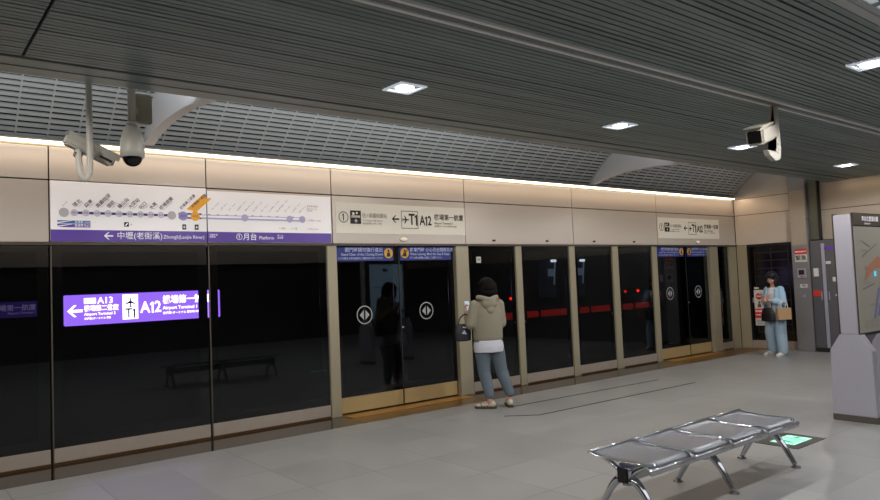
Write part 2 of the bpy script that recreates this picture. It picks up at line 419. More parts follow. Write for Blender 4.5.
bm = NB(); disc_xz(bm, 1.225, zl-.003, .047, -.007); obj('stop_violet', bm, mat('stop_violet', '#a294d4', .5), r)
OR = mat('orange_flag', '#e8a01c', .5, emit='#f0a81a', es=.16)
bm = NB(); disc_xz(bm, 1.352, zl-.003, .048, -.008); rect_xz(bm, 1.33, 1.374, zl+.03, zl+.07, -.007)
poly_xz(bm, [(1.262, .345), (1.33, .33), (1.376, .33), (1.50, .44), (1.53, .475), (1.475, .465), (1.44, .51)], -.0075)
obj('current_stop_flag', bm, OR, r)
ids = [('A%d' % (21-i), .024, x, zl, 'CENTER', 0) for i, x in enumerate(sx)]
ids += [('A13', .034, 1.225, zl-.003, 'CENTER'), ('A12', .034, 1.352, zl-.003, 'CENTER')]
nm = ['環北', '興南', '高鐵桃園', '領航', '橫山站', '大園站', '坑口', '水尾', '機場旅館', ]
en = ['Huanbei', 'Xingnan', 'Taoyuan HSR', 'Linghang', 'Hengshan', 'Dayuan', 'Kengkou', 'Shuiwei', 'Airport Hotel']
ids2 = [(nm[i], .044, x-.005, zl+.06, 'LEFT', 45, .012) for i, x in enumerate(sx)] + [('機場第二航廈', .036, 1.20, zl+.07, 'LEFT', 45), ('機場第一航廈', .034, 1.318, zl+.095, 'LEFT', 42)]
for a in ids+ids2: letters('station_name', [a], mat('letter_dark', '#4b4552', .6), r, -.009)
far = ['坑口', '山鼻', '林口', '長庚醫院', '體育大學', '泰山貴和', '泰山', '新莊副都心', '新北產業園區', '三重', '台北車站', '機捷']
f2 = [(far[i]+'  Station', .022, 1.53+i*.094, zl+.07, 'LEFT', 47, .004) for i in range(12)]
f2 += [(en[i], .022, x+.03, zl+.055, 'LEFT', 45, .002) for i, x in enumerate(sx)] + [('Zhongli', .02, .1, zl+.06, 'LEFT', 50, 0), ('Terminal 2', .02, 1.42, zl+.17, 'LEFT', 45, 0)]
f2 += [('直達車停靠站\nExpress stop\n普通車', .026, 2.66, .40, 'LEFT', 0, .004), ('○ 轉乘站 Transfer', .024, 2.66, .26), ('□ 站名 Station', .024, 2.66, .16), ('○ 板橋', .026, 2.3, .16), ('○ 三重', .026, 2.45, .16)]
for a in f2: letters('faint_lettering', [a], LET_F, r, -.004)
bm = NB(); rect_xz(bm, .055, .34, .17, .20, -.003); obj('key_bar_blue', bm, mat('key_blue', '#3f6cb4', .5), r)
bm = NB(); rect_xz(bm, .055, .34, .135, .166, -.003); obj('key_bar_violet', bm, mat('key_violet', '#6a4eb0', .5), r)
bm = NB(); poly_xz(bm, [(.055, .17), (.055, .182), (.17, .20), (.19, .20)], -.004); poly_xz(bm, [(.055, .135), (.055, .147), (.17, .166), (.19, .166)], -.004); obj('key_wave', bm, WHITE, r)
letters('key_lettering', [('普通車 Commuter', .026, .2, .185), ('直達車 Express', .026, .2, .151)], LET_W, r, -.005)
bm = NB(); rect_xz(bm, .645, .69, .15, .195, -.003); o = obj('service_icon', bm, LET_K, r)
bm = NB(); poly_xz(bm, [(.652, .158), (.665, .158), (.683, .185), (.67, .185)], -.005); obj('icon_symbol', bm, WHITE, o)
for x in (1.215, 1.345):
    bm = NB(); rect_xz(bm, x, x+.04, .13, .185, -.003); o = obj('service_icon', bm, LET_K, r)
    bm = NB(); plane_icon(bm, x+.02, .158, .034); obj('icon_symbol', bm, WHITE, o); letters('icon_lettering', [('↗', .03, .70, .17)], LET_G, r)

# ------------------------------------------------------------------ wayfinding signs
def wsign(x0, label, w=2.05):
    r = root('wayfinding_sign', (x0, WY-.006, 2.185), label, 'sign', 'cream wayfinding signs on the header wall')
    bm = NB(); box(bm, 0, w, 0, .005, 0, .375, .002); obj('board', bm, WHITE2, r)
    k = w/2.05
    for q in (0,):
        bm = NB(); ring_xz(bm, .105, .20, .068, .009); obj('number_ring', bm, LET_K, r)
        for x, z, h in ((.098, .2, .085), (1.2, .187, .142), (1.365, .178, .125)):
            bm = NB(); digit_one(bm, x, z, h); obj('numeral', bm, LET_K, r)
        bm = NB(); arrow_left(bm, .875, .195, .115); obj('arrow', bm, LET_K, r)
        bm = NB(); outline_xz(bm, .965, 1.235, .075, .305, .007); obj('outline', bm, LET_K, r)
        bm = NB(); plane_icon(bm, 1.035, .19, .11, -PI/2); obj('plane_symbol', bm, LET_K, r)
    bm = NB(); rect_xz(bm, .20, .355, .12, .285); obj('icon_square', bm, LET_K, r)
    bm = NB(); rect_xz(bm, .21, .345, .198, .203, -.006); disc_xz(bm, .245, .245, .018, -.006); disc_xz(bm, .295, .255, .014, -.006); rect_xz(bm, .215, .34, .21, .222, -.006); plane_icon(bm, .28, .16, .05, 0, -.006); obj('icon_figures', bm, WHITE2, r)
    letters('lettering', [('T', .20, 1.085, .19, 'LEFT', 0, .022, .8), ('A', .175, 1.262, .18, 'LEFT', 0, .022, .74), ('2', .175, 1.395, .18, 'LEFT', 0, .022, .74), ('機場第一航廈', .088, 1.505, .23, 'LEFT', 0, .012, .97), ('Airport Terminal 1', .042, 1.505, .155), ('空港第1ターミナル 공항제1터미널', .026, 1.505, .112)], LET_K, r)
    letters('grey_lettering', [('往↗高鐵桃園站', .064, .375, .225, 'LEFT', 0, .008, .85), ('To Taoyuan HSR Station', .03, .375, .165), ('高鉄桃園駅 방면 고속철', .028, .375, .125)], LET_G, r)
    return r
wsign(4.275, 'cream wayfinding sign on the header above the nearer sliding doors')
wsign(10.875, 'cream wayfinding sign on the header above the far sliding doors')

# indicator lamps (small oval domes) and slot sensors under the header
def dome(x, label):
    bm = NB(); ball(bm, (0, 0, 0), (.06, .022, .028), u=24, v=12)
    r = root('indicator_lamp', (x, WY, 2.12), label, 'indicator lamp', 'oval lamps above the doors')
    obj('lens', bm, mat('lamp_lens', '#e2dccb', .3, emit='#fff3dc', es=.12), r, True)
    bm = NB(); ball(bm, (0, 0, 0), (.066, .010, .034), u=24, v=12); obj('bezel', bm, POST, r, True)
dome(5.27, 'small oval white lamp centred above the nearer doors'); dome(12.15, 'small oval white lamp centred above the far doors')
for x, l in ((6.86, 'first from the nearer doors'), (7.97, 'second from the nearer doors'), (9.09, 'third from the nearer doors'), (10.16, 'nearest to the far doors')):
    r = root('door_sensor', (x, WY, 2.115), 'small black slot sensor on the header, %s' % l, 'sensor', 'slot sensors on the header')
    bm = NB(); box(bm, -.032, .032, -.006, .0, -.014, .014, .002); obj('plate', bm, RUBBER, r)
    bm = NB(); cyl(bm, (.014, -.009, 0), (.014, -.005, 0), .007); cyl(bm, (-.014, -.009, 0), (-.014, -.005, 0), .007); obj('eye', bm, mat('eye', '#41434a', .2), r)
# small white sticker inside first narrow panel
def sticker(name, loc, w, h, m, label, rz=0., items=None, lm=None, extra=None):
    r = root(name, loc, label, 'sticker', rz=rz)
    bm = NB(); box(bm, -w/2, w/2, 0, .002, 0, h); obj('sheet', bm, m, r)
    if items: letters('lettering', items, lm or LET_K, r, -.002)
    return r
PAPER = mat('paper_white', '#c9c5c0', .6)
sticker('door_sticker', (6.56, WY+.008, 1.80), .085, .085, PAPER, 'small square white sticker high on the glass behind the standing woman', items=[('A6', .045, 0, .045, 'CENTER')])

# ------------------------------------------------------------------ end wall, corner, column
wl = tag(obj('wall_end', (lambda b: (box(b, XE+.02, XE+.25, -5, 7.6, 0, 4.0), b)[1])(NB()), SEAM), 'beige metal clad end wall across the platform end', 'wall', kind='structure')
def epanel(y0, y1, z0, z1, m=BEIGE):
    bm = NB(); box(bm, XE, XE+.02, y0+.005, y1-.005, z0+.005, z1-.005, .002); obj('cladding_panel', bm, m, wl)
epanel(6.2, WY, 2.05, 2.655); epanel(6.2, WY, 2.655, 2.985); epanel(6.2, WY, 2.985, 3.95)
DK = mat('dark_steel', '#67666a', .3, .4, noise=.1, nscale=6, stretch=(20, 20, .6))
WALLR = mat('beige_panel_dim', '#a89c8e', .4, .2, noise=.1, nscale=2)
for a, b in ((4.4, 5.685), (3.2, 4.4), (2.0, 3.2), (.8, 2.0), (-2, .8), (-5, -2)):
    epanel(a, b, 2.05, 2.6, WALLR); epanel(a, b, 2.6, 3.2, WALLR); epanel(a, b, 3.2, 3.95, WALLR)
    epanel(a, b, 0, 1.0, DK); epanel(a, b, 1.0, 2.05, DK)
bm = NB(); box(bm, XE-.03, XE+.02, 7.13, 7.34, 0, 2.05, .004); tag(obj('trim_20', bm, POST), 'beige post in the corner on the end wall', 'post', kind='structure')
r = root('door_3', (XE, 7.13, 0), 'black glazed staff door in the end wall behind the woman in denim', 'door', rz=-PI/2, kind='structure')
bm = NB(); box(bm, .045, .895, .0, .01, .16, 2.04); obj('door_leaf', bm, mat('staff_door_glass', '#0d0a08', .15, spec=.5), r)
bm = NB(); box(bm, 0, .045, -.02, .02, .16, 2.05); box(bm, .895, .935, -.02, .02, .16, 2.05); box(bm, 0.045, .895, -.02, .02, 2.01, 2.05); obj('door_frame', bm, mat('door_black', '#0a0909', .35), r)
bm = NB()
for k in range(11):
    z = .32+k*.155; box(bm, .13, .80, -.004, .0, z, z+.02)
for x in (.13, .46, .79): box(bm, x, x+.02, -.005, .0, .3, 1.95)
obj('lattice', bm, mat('lattice_brown', '#130c08', .5), r)
bm = NB(); box(bm, 0, .935, -.012, .02, 0, .16, .003); obj('kick_rail', bm, KICK, r)
bm = NB(); box(bm, .06, .085, -.03, .0, .9, 1.0, .004); obj('handle', bm, STEEL, r)
RED = mat('sign_red', '#b8281f', .5, emit='#b8281f', es=.08)
r = root('no_entry_notice', (XE-.022, 6.94, .45), 'red and white no entry notice on the black staff door', 'notice', rz=-PI/2)
bm = NB(); box(bm, -.1, .1, 0, .003, 0, .70); obj('sheet', bm, PAPER, r)
bm = NB(); disc_xz(bm, 0, .575, .066); rect_xz(bm, -.1, .1, .15, .33); obj('red_area', bm, RED, r)
bm = NB(); rect_xz(bm, -.045, .045, .564, .588, -.006); obj('white_bar', bm, PAPER, r)
bm = NB(); disc_xz(bm, 0, .455, .022); poly_xz(bm, [(-.04, .36), (.04, .36), (.025, .43), (-.025, .43)]); obj('pictogram', bm, mat('pict_brown', '#6a4a28', .6), r)
letters('lettering', [('請勿進入', .045, 0, .28, 'CENTER'), ('NO ENTRY', .034, 0, .21, 'CENTER')], LET_W, r, -.006)
letters('dark_lettering', [('禁止進入', .03, 0, .09, 'CENTER'), ('Staff only', .028, 0, .04, 'CENTER')], LET_K, r)
sticker('door_sticker', (XE-.022, 6.98, 1.17), .09, .035, PAPER, 'tiny white strip sticker above the no entry notice', -PI/2)

bm = NB(); box(bm, XE-.16, XE+.02, 5.88, 6.19, 0, 2.44, .008); box(bm, XE-.16, XE+.02, 5.88, 6.19, 2.452, 3.4, .008)
tag(obj('pillar', bm, mat('pillar_steel', '#8d8b8c', .3, .4, noise=.12, nscale=5, stretch=(20, 20, .5))), 'tall brushed steel clad pillar right of the staff door', 'pillar', kind='structure')
bm = NB(); box(bm, XE-.162, XE-.158, 5.9, 6.17, 1.98, 3.0); tag(obj('trim_23', bm, WALLR), 'beige reflection on the upper steel pillar, laid on as a thin sheet', 'cladding', kind='structure')  # beige reflection on the steel, put in as colour
bm = NB(); box(bm, XE-.08, XE+.02, 5.70, 5.878, 2.06, 3.4); tag(obj('trim_21', bm, mat('green_steel', '#5c5e54', .35, .5)), 'dark greenish steel return beside the pillar', 'cladding', kind='structure')
bm = NB(); box(bm, XE-.1, XE+.02, 5.68, 5.70, 2.06, 3.4); tag(obj('trim_22', bm, RUBBER), 'thin black vertical joint beside the pillar', 'joint', kind='structure')
# steel cabinet with stickers beside the pillar
r = root('equipment_cabinet', (XE-.12, 5.87, 0), 'tall dark steel equipment cabinet standing between the pillar and the map totem', 'cabinet', rz=-PI/2)
bm = NB(); box(bm, 0, .72, .0, .118, 0, 2.04, .006); obj('body', bm, DK, r)
bm = NB(); box(bm, .01, .19, -.012, .0, .08, 1.98, .004); o = obj('door', bm, DK, r)
bm = NB(); box(bm, .16, .175, -.03, -.01, .95, 1.1, .003); obj('handle', bm, STEEL, o)
bm = NB(); box(bm, .27, .71, -.012, .0, .08, 1.98, .004); o = obj('door', bm, DK, r)
bm = NB(); box(bm, .29, .305, -.03, -.01, .95, 1.1, .003); obj('handle', bm, STEEL, o)
bm = NB(); box(bm, 0, .72, -.012, 0, 0, .07); obj('plinth', bm, RUBBER, r)
bm = NB(); box(bm, .2, .26, -.02, 0, .08, 1.98, .004); obj('door_strip', bm, STEEL, r)
for (y, z, w, h, m, l) in ((5.78, 1.38, .09, .15, PAPER, 'upright white sticker on the left cabinet door'), (5.56, 1.60, .09, .05, PAPER, 'highest small white sticker on the right cabinet door'), (5.44, 1.28, .12, .08, PAPER, 'lower wide white sticker on the right cabinet door'), (5.78, 1.02, .15, .10, RED, 'red plate on the left cabinet door'), (5.42, 1.02, .1, .03, PAPER, 'thin white strip sticker low on the right cabinet door'), (5.5, 1.86, .36, .06, PURPLE, 'purple strip label at the top of the steel cabinet')):
    sticker('cabinet_sticker', (XE-.136, y, z), w, h, m, l, -PI/2)
# pillar signs
r = root('pillar_sign', (XE-.165, 6.02, 1.66), 'red and white sign high on the steel pillar', 'sign', rz=-PI/2)
bm = NB(); box(bm, -.11, .11, 0, .003, 0, .14); obj('sheet', bm, PAPER, r)
bm = NB(); box(bm, -.11, .11, 0, .003, .14, .24); obj('red_area', bm, RED, r)
letters('lettering', [('緊急', .10, 0, .07, 'CENTER')], LET_K, r); letters('white_lettering', [('EMERGENCY', .035, 0, .19, 'CENTER')], LET_W, r)
r = root('call_box', (XE-.165, 6.02, 1.36), 'small steel intercom box on the pillar below the red sign', 'intercom', rz=-PI/2)
bm = NB(); box(bm, -.08, .08, -.02, 0, 0, .18, .005); obj('body', bm, STEEL, r)
bm = NB(); box(bm, -.05, .05, -.023, -.02, .06, .15); obj('speaker_grille', bm, RUBBER, r)
bm = NB(); cyl(bm, (0, -.028, .03), (0, -.02, .03), .016); obj('button', bm, RED, r)
sticker('pillar_sticker', (XE-.165, 6.0, 1.18), .13, .065, PAPER, 'small white sticker on the pillar under the intercom', -PI/2, [('電話', .035, 0, .035, 'CENTER')])
r = root('key_switch', (XE-.165, 6.0, 1.02), 'round steel key switch on the pillar', 'switch', rz=-PI/2)
bm = NB(); cyl(bm, (0, -.01, 0), (0, 0, 0), .03); obj('plate', bm, STEEL, r); bm = NB(); box(bm, -.004, .004, -.013, -.009, -.012, .012); obj('keyhole', bm, RUBBER, r)

# ------------------------------------------------------------------ vaulted grille beyond the soffit
prof = [(7.38, 3.03), (7.28, 3.12), (7.1, 3.29), (6.85, 3.48), (6.5, 3.66), (6.1, 3.78), (5.7, 3.84), (5.0, 3.86)]
pp = spline([(0, a, b) for a, b in prof], 10)
def along(d):
    s = 0
    for a, b in zip(pp, pp[1:]):
        l = (b-a).length
        if s+l >= d: return a+(b-a)*((d-s)/l), (b-a).normalized()
        s += l
    return pp[-1], (pp[-1]-pp[-2]).normalized()
tot = sum((b-a).length for a, b in zip(pp, pp[1:]))
bm = NB(); d = .03; PIT = .062
def obox(bm, x0, x1, c, t, wt, wn):
    nrm = Vector((0, -t.z, t.y))
    vs = [[bm.verts.new((x, c.y+t.y*a*wt/2+nrm.y*b*wn/2, c.z+t.z*a*wt/2+nrm.z*b*wn/2)) for a, b in ((-1, -1), (1, -1), (1, 1), (-1, 1))] for x in (x0, x1)]
    for i in range(4):
        j = (i+1) % 4; bm.faces.new((vs[0][i], vs[0][j], vs[1][j], vs[1][i]))
    bm.faces.new(vs[0][::-1]); bm.faces.new(vs[1])
while d < tot:
    c, t = along(d); obox(bm, XL, XE-.01, c, t, .034, .02); d += PIT
x = XL
while x < XE:
    for a, b in zip(pp[::4], pp[4::4]):
        c = (a+b)/2; obox(bm, x, x+.014, c, (b-a).normalized(), (b-a).length+.005, .018)
    x += .26
cv = tag(obj('ceiling', bm, GRILLE), 'vaulted metal grille ceiling with slots above the screen wall', 'ceiling', kind='structure')
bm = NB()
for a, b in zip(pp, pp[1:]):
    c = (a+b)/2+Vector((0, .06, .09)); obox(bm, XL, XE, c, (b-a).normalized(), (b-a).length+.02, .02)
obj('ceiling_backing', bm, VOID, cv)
# white arch fins
def fin(n, x, label):
    low = [(7.38, 3.01), (7.1, 3.085), (6.8, 3.135), (6.4, 3.155), (6.0, 3.145), (5.7, 3.115), (5.50, 3.10)]
    low = [(p.y, p.z) for p in spline([(0, a, b) for a, b in low], 5)]
    up = [(p.y, p.z+.03) for p in pp[::4]][::-1]
    bm = NB(); extrude_yz(bm, low+up, x, x+.1)
    tag(obj('trim_%d' % n, bm, PLASTER), label, 'arch', kind='structure')
fin(24, 2.05, 'white arched fin in the vault behind the dome camera'); fin(25, 9.02, 'white arched fin in the vault toward the end wall'); fin(26, -3.0, 'white arched fin left out of view')

# slatted soffit
bm = NB(); Y1 = 5.16; y = 1.72
def cz(y): return 3.1
rs = random.Random(3)
while y < Y1-.03:
    g = rs.choice((0, 0, 0, .002, .004, .009)); x = XL
    while x < XE:
        x2 = min(XE, x+rs.choice((3.6, 4.8, 6.0)))
        if x < .7 < x2: x2 = .7
        z = 3.1+rs.uniform(0, .003)
        box(bm, x+.003, x2-.003, y, y+.046-g, z, z+.024); x = x2+(.012 if abs(x2-.7) < .01 else 0)
    y += .056
cl = tag(obj('ceiling', bm, SLAT), 'grey linear slat ceiling over the platform', 'ceiling', kind='structure')
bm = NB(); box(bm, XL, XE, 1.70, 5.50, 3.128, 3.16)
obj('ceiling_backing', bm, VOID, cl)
bm = NB(); box(bm, XL, XE, 5.165, 5.33, 3.098, 3.127, .004); box(bm, XL, XE, 5.335, 5.52, 3.095, 3.127, .006); box(bm, XL, XE, 5.50, 5.52, 3.1, 3.19); obj('soffit_edge', bm, SLAT, cl)
bm = NB()
for yy in (3.05, 3.16): box(bm, XL, XE, yy-.004, yy+.026, 3.082, 3.10)
obj('track_rail', bm, mat('rail_alu', '#ecece8', .4, 0.), cl)
bm = NB(); box(bm, XL, XE, 3.072, 3.16, 3.094, 3.10); obj('track_slot', bm, mat('slot_dark', '#7d7d7b', .7), cl)
# grille on the other side
bm = NB()
for k in range(16):
    yy = 1.66-k*.075; z = 3.1+.45*(1-math.exp(-k*.12)); box(bm, XL, XE, yy-.05, yy, z, z+.02)
xx = XL
while xx < XE: box(bm, xx, xx+.02, .4, 1.66, 3.14, 3.16); xx += .26
box(bm, XL, XE, 1.64, 1.70, 3.09, 3.2)
obj('side_grille', bm, GRILLE, cl)
bm = NB(); box(bm, XL, XE, -5, 1.7, 3.75, 3.8); obj('rear_ceiling', bm, mat('rear_grey', '#6f7476', .8), cl)

# walls out of view
bm = NB(); box(bm, XL, XE+.2, -5.2, -5, 0, 3.9); tag(obj('wall_back', bm, mat('back_wall', '#3b3935', .7)), 'grey wall behind the camera', 'wall', kind='structure')
bm = NB(); box(bm, XL-.2, XL, -5.2, 12.2, -1.3, 3.9); tag(obj('wall_left', bm, mat('left_wall', '#2a2826', .8)), 'dark wall beyond the left edge', 'wall', kind='structure')
bm = NB(); box(bm, XL, XE, -4.99, -4.9, 2.35, 3.15)
o = obj('trim_27', bm, BEIGE); tag(o, 'beige header band on the wall behind the camera', 'header', kind='structure')
area('rear_header_fill', ((XL+XE)/2, -4.2, 3.5), XE-XL-.2, .05, 120, (1, .9, .78), (math.radians(-50), 0, 0))  # unseen lamp added to brighten the header band for its reflection
# track side
TUN = mat('tunnel_concrete', '#1a1918', .9, noise=.3, nscale=3)
bm = NB(); box(bm, XL, 19, 11.75, 12.0, -1.3, 3.9); tag(obj('wall_track', bm, TUN), 'dark tunnel wall across the track', 'wall', kind='structure')
bm = NB(); box(bm, XL, 19, 7.47, 11.75, -1.4, -1.2); tag(obj('floor_trackbed', bm, TUN), 'dark trackbed behind the glass', 'trackbed', kind='structure')
bm = NB(); box(bm, XL, 19, 7.62, 11.75, 3.0, 3.2); tag(obj('ceiling_tunnel', bm, TUN), 'dark tunnel roof over the track', 'ceiling', kind='structure')
bm = NB(); box(bm, 19, 19.2, 7.47, 12, -1.3, 3.2); tag(obj('wall_tunnel_end', bm, TUN), 'dark tunnel end', 'wall', kind='structure')
# purple lightbox
r = root('station_lightbox', (2.03, 11.20, 1.14), 'bright purple illuminated station name sign across the track', 'lightbox')
PW = mat('lightbox_purple', '#8a62d8', .5, emit='#8f62e4', es=2.2)
bm = NB(); box(bm, 0, 2.27, 0, .10, 0, .44, .01); obj('face', bm, PW, r)
bm = NB(); box(bm, -.02, 2.29, .10, .16, -.02, .46); obj('case', bm, RUBBER, r)
for x in (.3, 2.05):
    bm = NB(); box(bm, x, x+.05, .12, .549, .18, .26); obj('bracket', bm, RUBBER, r)
LWG = mat('lightbox_white', '#ffffff', .5, emit='#f4f0ff', es=4.5)
bm = NB(); arrow_left(bm, .13, .21, .20); rect_xz(bm, .25, .41, .31, .39); rect_xz(bm, .775, .995, .05, .42); digit_one(bm, 1.195, .21, .165, y=-.006); obj('white_shape', bm, LWG, r)
bm = NB(); plane_icon(bm, .885, .30, .15, 0, -.008); digit_one(bm, .93, .135, .14, y=-.008); obj('plane_symbol', bm, mat('lb_dark', '#3a3158', .5), r)
letters('dark_lettering', [('T', .20, .86, .135, 'CENTER', 0, .015, .85)], mat('lb_dark', '#3a3158', .5), r, -.008)
letters('lettering', [('A13', .13, .43, .345, 'LEFT', 0, .015), ('機場第二航廈', .092, .25, .235, 'LEFT', 0, .02, .85), ('Airport Terminal 2', .055, .25, .155), ('空港第2ターミナル 공항', .034, .25, .09), ('A', .24, 1.03, .21, 'LEFT', 0, .015, .85), ('2', .24, 1.235, .21, 'LEFT', 0, .015, .85), ('機場第一航廈', .135, 1.36, .31, 'LEFT', 0, .02, .9), ('Airport Terminal 1', .07, 1.36, .19), ('空港第1ターミナル 공항제1터미널', .042, 1.36, .11)], LWG, r, -.006)
r = root('station_lightbox', (-.6, 11.40, 1.30), 'dim purple reflection of a station sign at the left edge, built as a sign', 'lightbox')  # sign reflection built as a faintly glowing box
bm = NB(); box(bm, 0, 2.35, 0, .1, 0, .22, .01); obj('face', bm, mat('dim_purple', '#2a1c50', .5, emit='#4a3090', es=.22), r)
bm = NB(); box(bm, -.02, 2.37, .10, .16, -.02, .24); obj('case', bm, RUBBER, r)
letters('lettering', [('機場第一航廈', .09, 2.30, .13, 'RIGHT'), ('Airport Terminal 1', .045, 2.30, .06, 'RIGHT')], mat('dim_white', '#6f6790', .5, emit='#8f86b8', es=.4), r)
# red fire main along the tunnel wall
r = root('fire_pipe', (9.6, 11.42, .74), 'red pipe running along the tunnel wall behind the glass', 'pipe')
bm = NB(); cyl(bm, (0, 0, 0), (6.6, 0, 0), .075, seg=16); obj('pipe', bm, mat('pipe_red', '#a01c14', .45, emit='#8a140e', es=.42), r, True)  # glow in the red replaces light falling on the pipe
for k in range(4):
    bm = NB(); box(bm, .5+k*1.8, .56+k*1.8, -.08, .329, -.1, .09); obj('bracket', bm, RUBBER, r)
for x, z, e, l in ((11.15, 1.13, 2.5, 'brighter red signal lamp just right of the standing woman'), (10.75, 1.15, .6, 'dimmer red signal lamp just right of the standing woman'), (15.35, 1.13, 1, 'dimmer red signal lamp left of the far doors'), (15.9, 1.13, 3, 'brighter red signal lamp left of the far doors')):
    r = root('signal_lamp', (x, 11.5, z), l, 'signal lamp', 'red lamps across the track')
    bm = NB(); ball(bm, (0, -.02, 0), .034, u=12, v=8); obj('lens', bm, mat('red_glow%d' % int(e*10), '#ff2a1a', .4, emit='#ff2014', es=e), r, True)
    bm = NB(); box(bm, -.06, .06, 0, .25, -.09, .09, .01); obj('case', bm, RUBBER, r)
for x, l in ((12.5, 'pale light reflection in the far glass, built as a glowing box, left one'), (13.55, 'pale light reflection in the far glass, built as a glowing box, right one')):
    r = root('reflection_shape', (x, 11.45, 1.1), l, 'light reflection', 'glowing shapes for reflections in the far glass')  # stands in for ceiling light reflections in the glass
    bm = NB(); box(bm, -.16, .16, 0, .3, 0, .88, .02); obj('body', bm, mat('refl_blue', '#26313c', .5, emit='#3a4a5c', es=.035), r)
    bm = NB(); box(bm, -.12, .12, -.01, 0, .5, .68); obj('screen', bm, mat('refl_patch', '#9ab0cc', .4, emit='#a8c0e0', es=.5 if x > 13 else .12), r)  # pale square of the reflection, not a display
    bm = NB(); box(bm, -.02, .16, -.04, 0, .84, .90, .01); obj('lamp', bm, mat('refl_spot', '#e8f0ff', .4, emit='#e8f0ff', es=1.0), r)  # bright spot of the reflection, not a fitting
    bm = NB(); extrude_xz(bm, [(.13, .9), (.16, .9), (.1, .45), (.08, .3), (.06, .3), (.07, .45)], -.02, 0); obj('refl_streak', bm, mat('refl_edge', '#8fa0b4', .4, emit='#8fa4bc', es=.2), r)  # bright streak running down the reflection

# ------------------------------------------------------------------ downlights
def downlight(x, y, label, on=True):
    z = cz(y) if y > 1.7 else 3.1
    r = root('downlight', (x, y, z), label, 'ceiling light', 'square recessed downlights')
    bm = NB()
    for a in ((-.13, .13, -.13, -.105), (-.13, .13, .105, .13), (-.13, -.105, -.105, .105), (.105, .13, -.105, .105)): box(bm, a[0], a[1], a[2], a[3], -.008, .01)
    obj('frame', bm, mat('light_frame', '#c9cdd2', .4, emit='#dde6f0', es=.45), r)
    bm = NB(); box(bm, -.105, .105, -.105, .105, .004, .02); obj('reflector', bm, mat('light_reflector', '#d5dade', .3, .2, emit='#dfe8f4', es=.9), r)
    bm = NB(); cyl(bm, (0, 0, -.012), (0, 0, .005), .07, .075, 24); obj('lamp', bm, mat('lamp_glow', '#ffffff', .4, emit='#f2f6ff', es=14), r)
    L = bpy.data.lights.new('downlight_lamp', 'SPOT'); L.energy = 88; L.spot_size = math.radians(172); L.spot_blend = .2; L.shadow_soft_size = .05; L.color = (1, .975, .94)
    lo = bpy.data.objects.new('downlight_lamp', L); C.objects.link(lo); lo.parent = r; lo.location = (0, 0, -.05)
for x, l in ((3.27, 'leftmost of the row near the soffit edge'), (6.04, 'second from left in the row near the soffit edge'), (8.53, 'third in the row, behind the right camera'), (11.65, 'farthest of the row, near the end wall')):
    downlight(x, 4.47, 'square downlight in the slat ceiling, %s' % l)
downlight(6.04, 2.09, 'square downlight near the right edge, nearer than the camera rail')
for x in (-.1, -2.6): downlight(x, 4.47, 'square downlight outside the left edge of view')
for x in (3.27, .5, 8.8, 11.6): downlight(x, 2.09, 'square downlight of the near row outside the view')

# ------------------------------------------------------------------ lights (LED strip wash, then added area lamps without fittings)
area('led_wash', ((XL+XE)/2, WY-.10, 2.975), XE-XL-.2, .02, 45, (1, .72, .47), (math.radians(-28), 0, 0))
area('vault_fill', (1.2, 5.62, 3.22), 10.4, .05, 100, (.88, .94, 1), (math.radians(180-28), 0, 0))  # hidden lamp added behind the soffit to brighten the grille
area('vault_fill_far', (9.9, 5.62, 3.22), 7, .05, 20, (.9, .95, 1), (math.radians(180-28), 0, 0))  # weaker added lamp, leaves the far grille darker
area('rear_hall_light', (5, -1.5, 3.6), 12, 3, 150, (.93, .96, 1))
area('end_wall_glow', (XE-.35, 4.2, 3.04), .1, 2.4, 2.2, (1, .80, .58), (0, math.radians(-35), 0))  # added warm lamp for the glow on the upper end wall
area('side_grille_fill', (7.5, .9, 3.7), 7, .6, 40, (.85, .93, 1))  # unseen lamp added to brighten the grille on the near side

# ------------------------------------------------------------------ cameras (CCTV)
# left bullet camera on J pole
r = root('security_camera', (1.20, 5.62, 3.85), 'white box security camera on a hooked white pole, left of the dome', 'security camera')
z0 = -.77
bm = NB(); tube(bm, spline([(0, 0, .0), (0, 0, z0), (0, 0, z0-.56), (-.01, 0, z0-.64), (-.035, .0, z0-.68), (-.062, .0, z0-.65), (-.07, 0.01, z0-.58), (-.07, .03, z0-.46)], 6), .023, 14); obj('pole', bm, CAMW, r, True)
Mh = Matrix.Translation((.02, .085, z0-.44)) @ Matrix.Scale(1.08, 4) @ Matrix.Rotation(math.radians(22), 4, 'Y') @ Matrix.Rotation(math.radians(12), 4, 'Z')
bm = NB(); box(bm, -.17, .17, -.045, .045, -.045, .035, .012, M=Mh); obj('housing', bm, CAMW, r)
bm = NB(); box(bm, -.18, .19, -.053, .053, .038, .05, .005, M=Mh); box(bm, -.18, .19, -.053, -.049, .0, .04, M=Mh); obj('sunshield', bm, CAMW, r)
bm = NB(); box(bm, .168, .174, -.03, .03, -.035, .02, M=Mh); box(bm, .06, .15, -.047, -.044, -.03, -.012, M=Mh); obj('lens_window', bm, CAMK, r)
bm = NB(); cyl(bm, (-.07, .06, z0-.50), (-.06, .07, z0-.42), .028); box(bm, -.1, -.04, .01, .08, z0-.51, z0-.47, .008); obj('swivel', bm, mat('swivel_grey', '#6e6b66', .5), r)
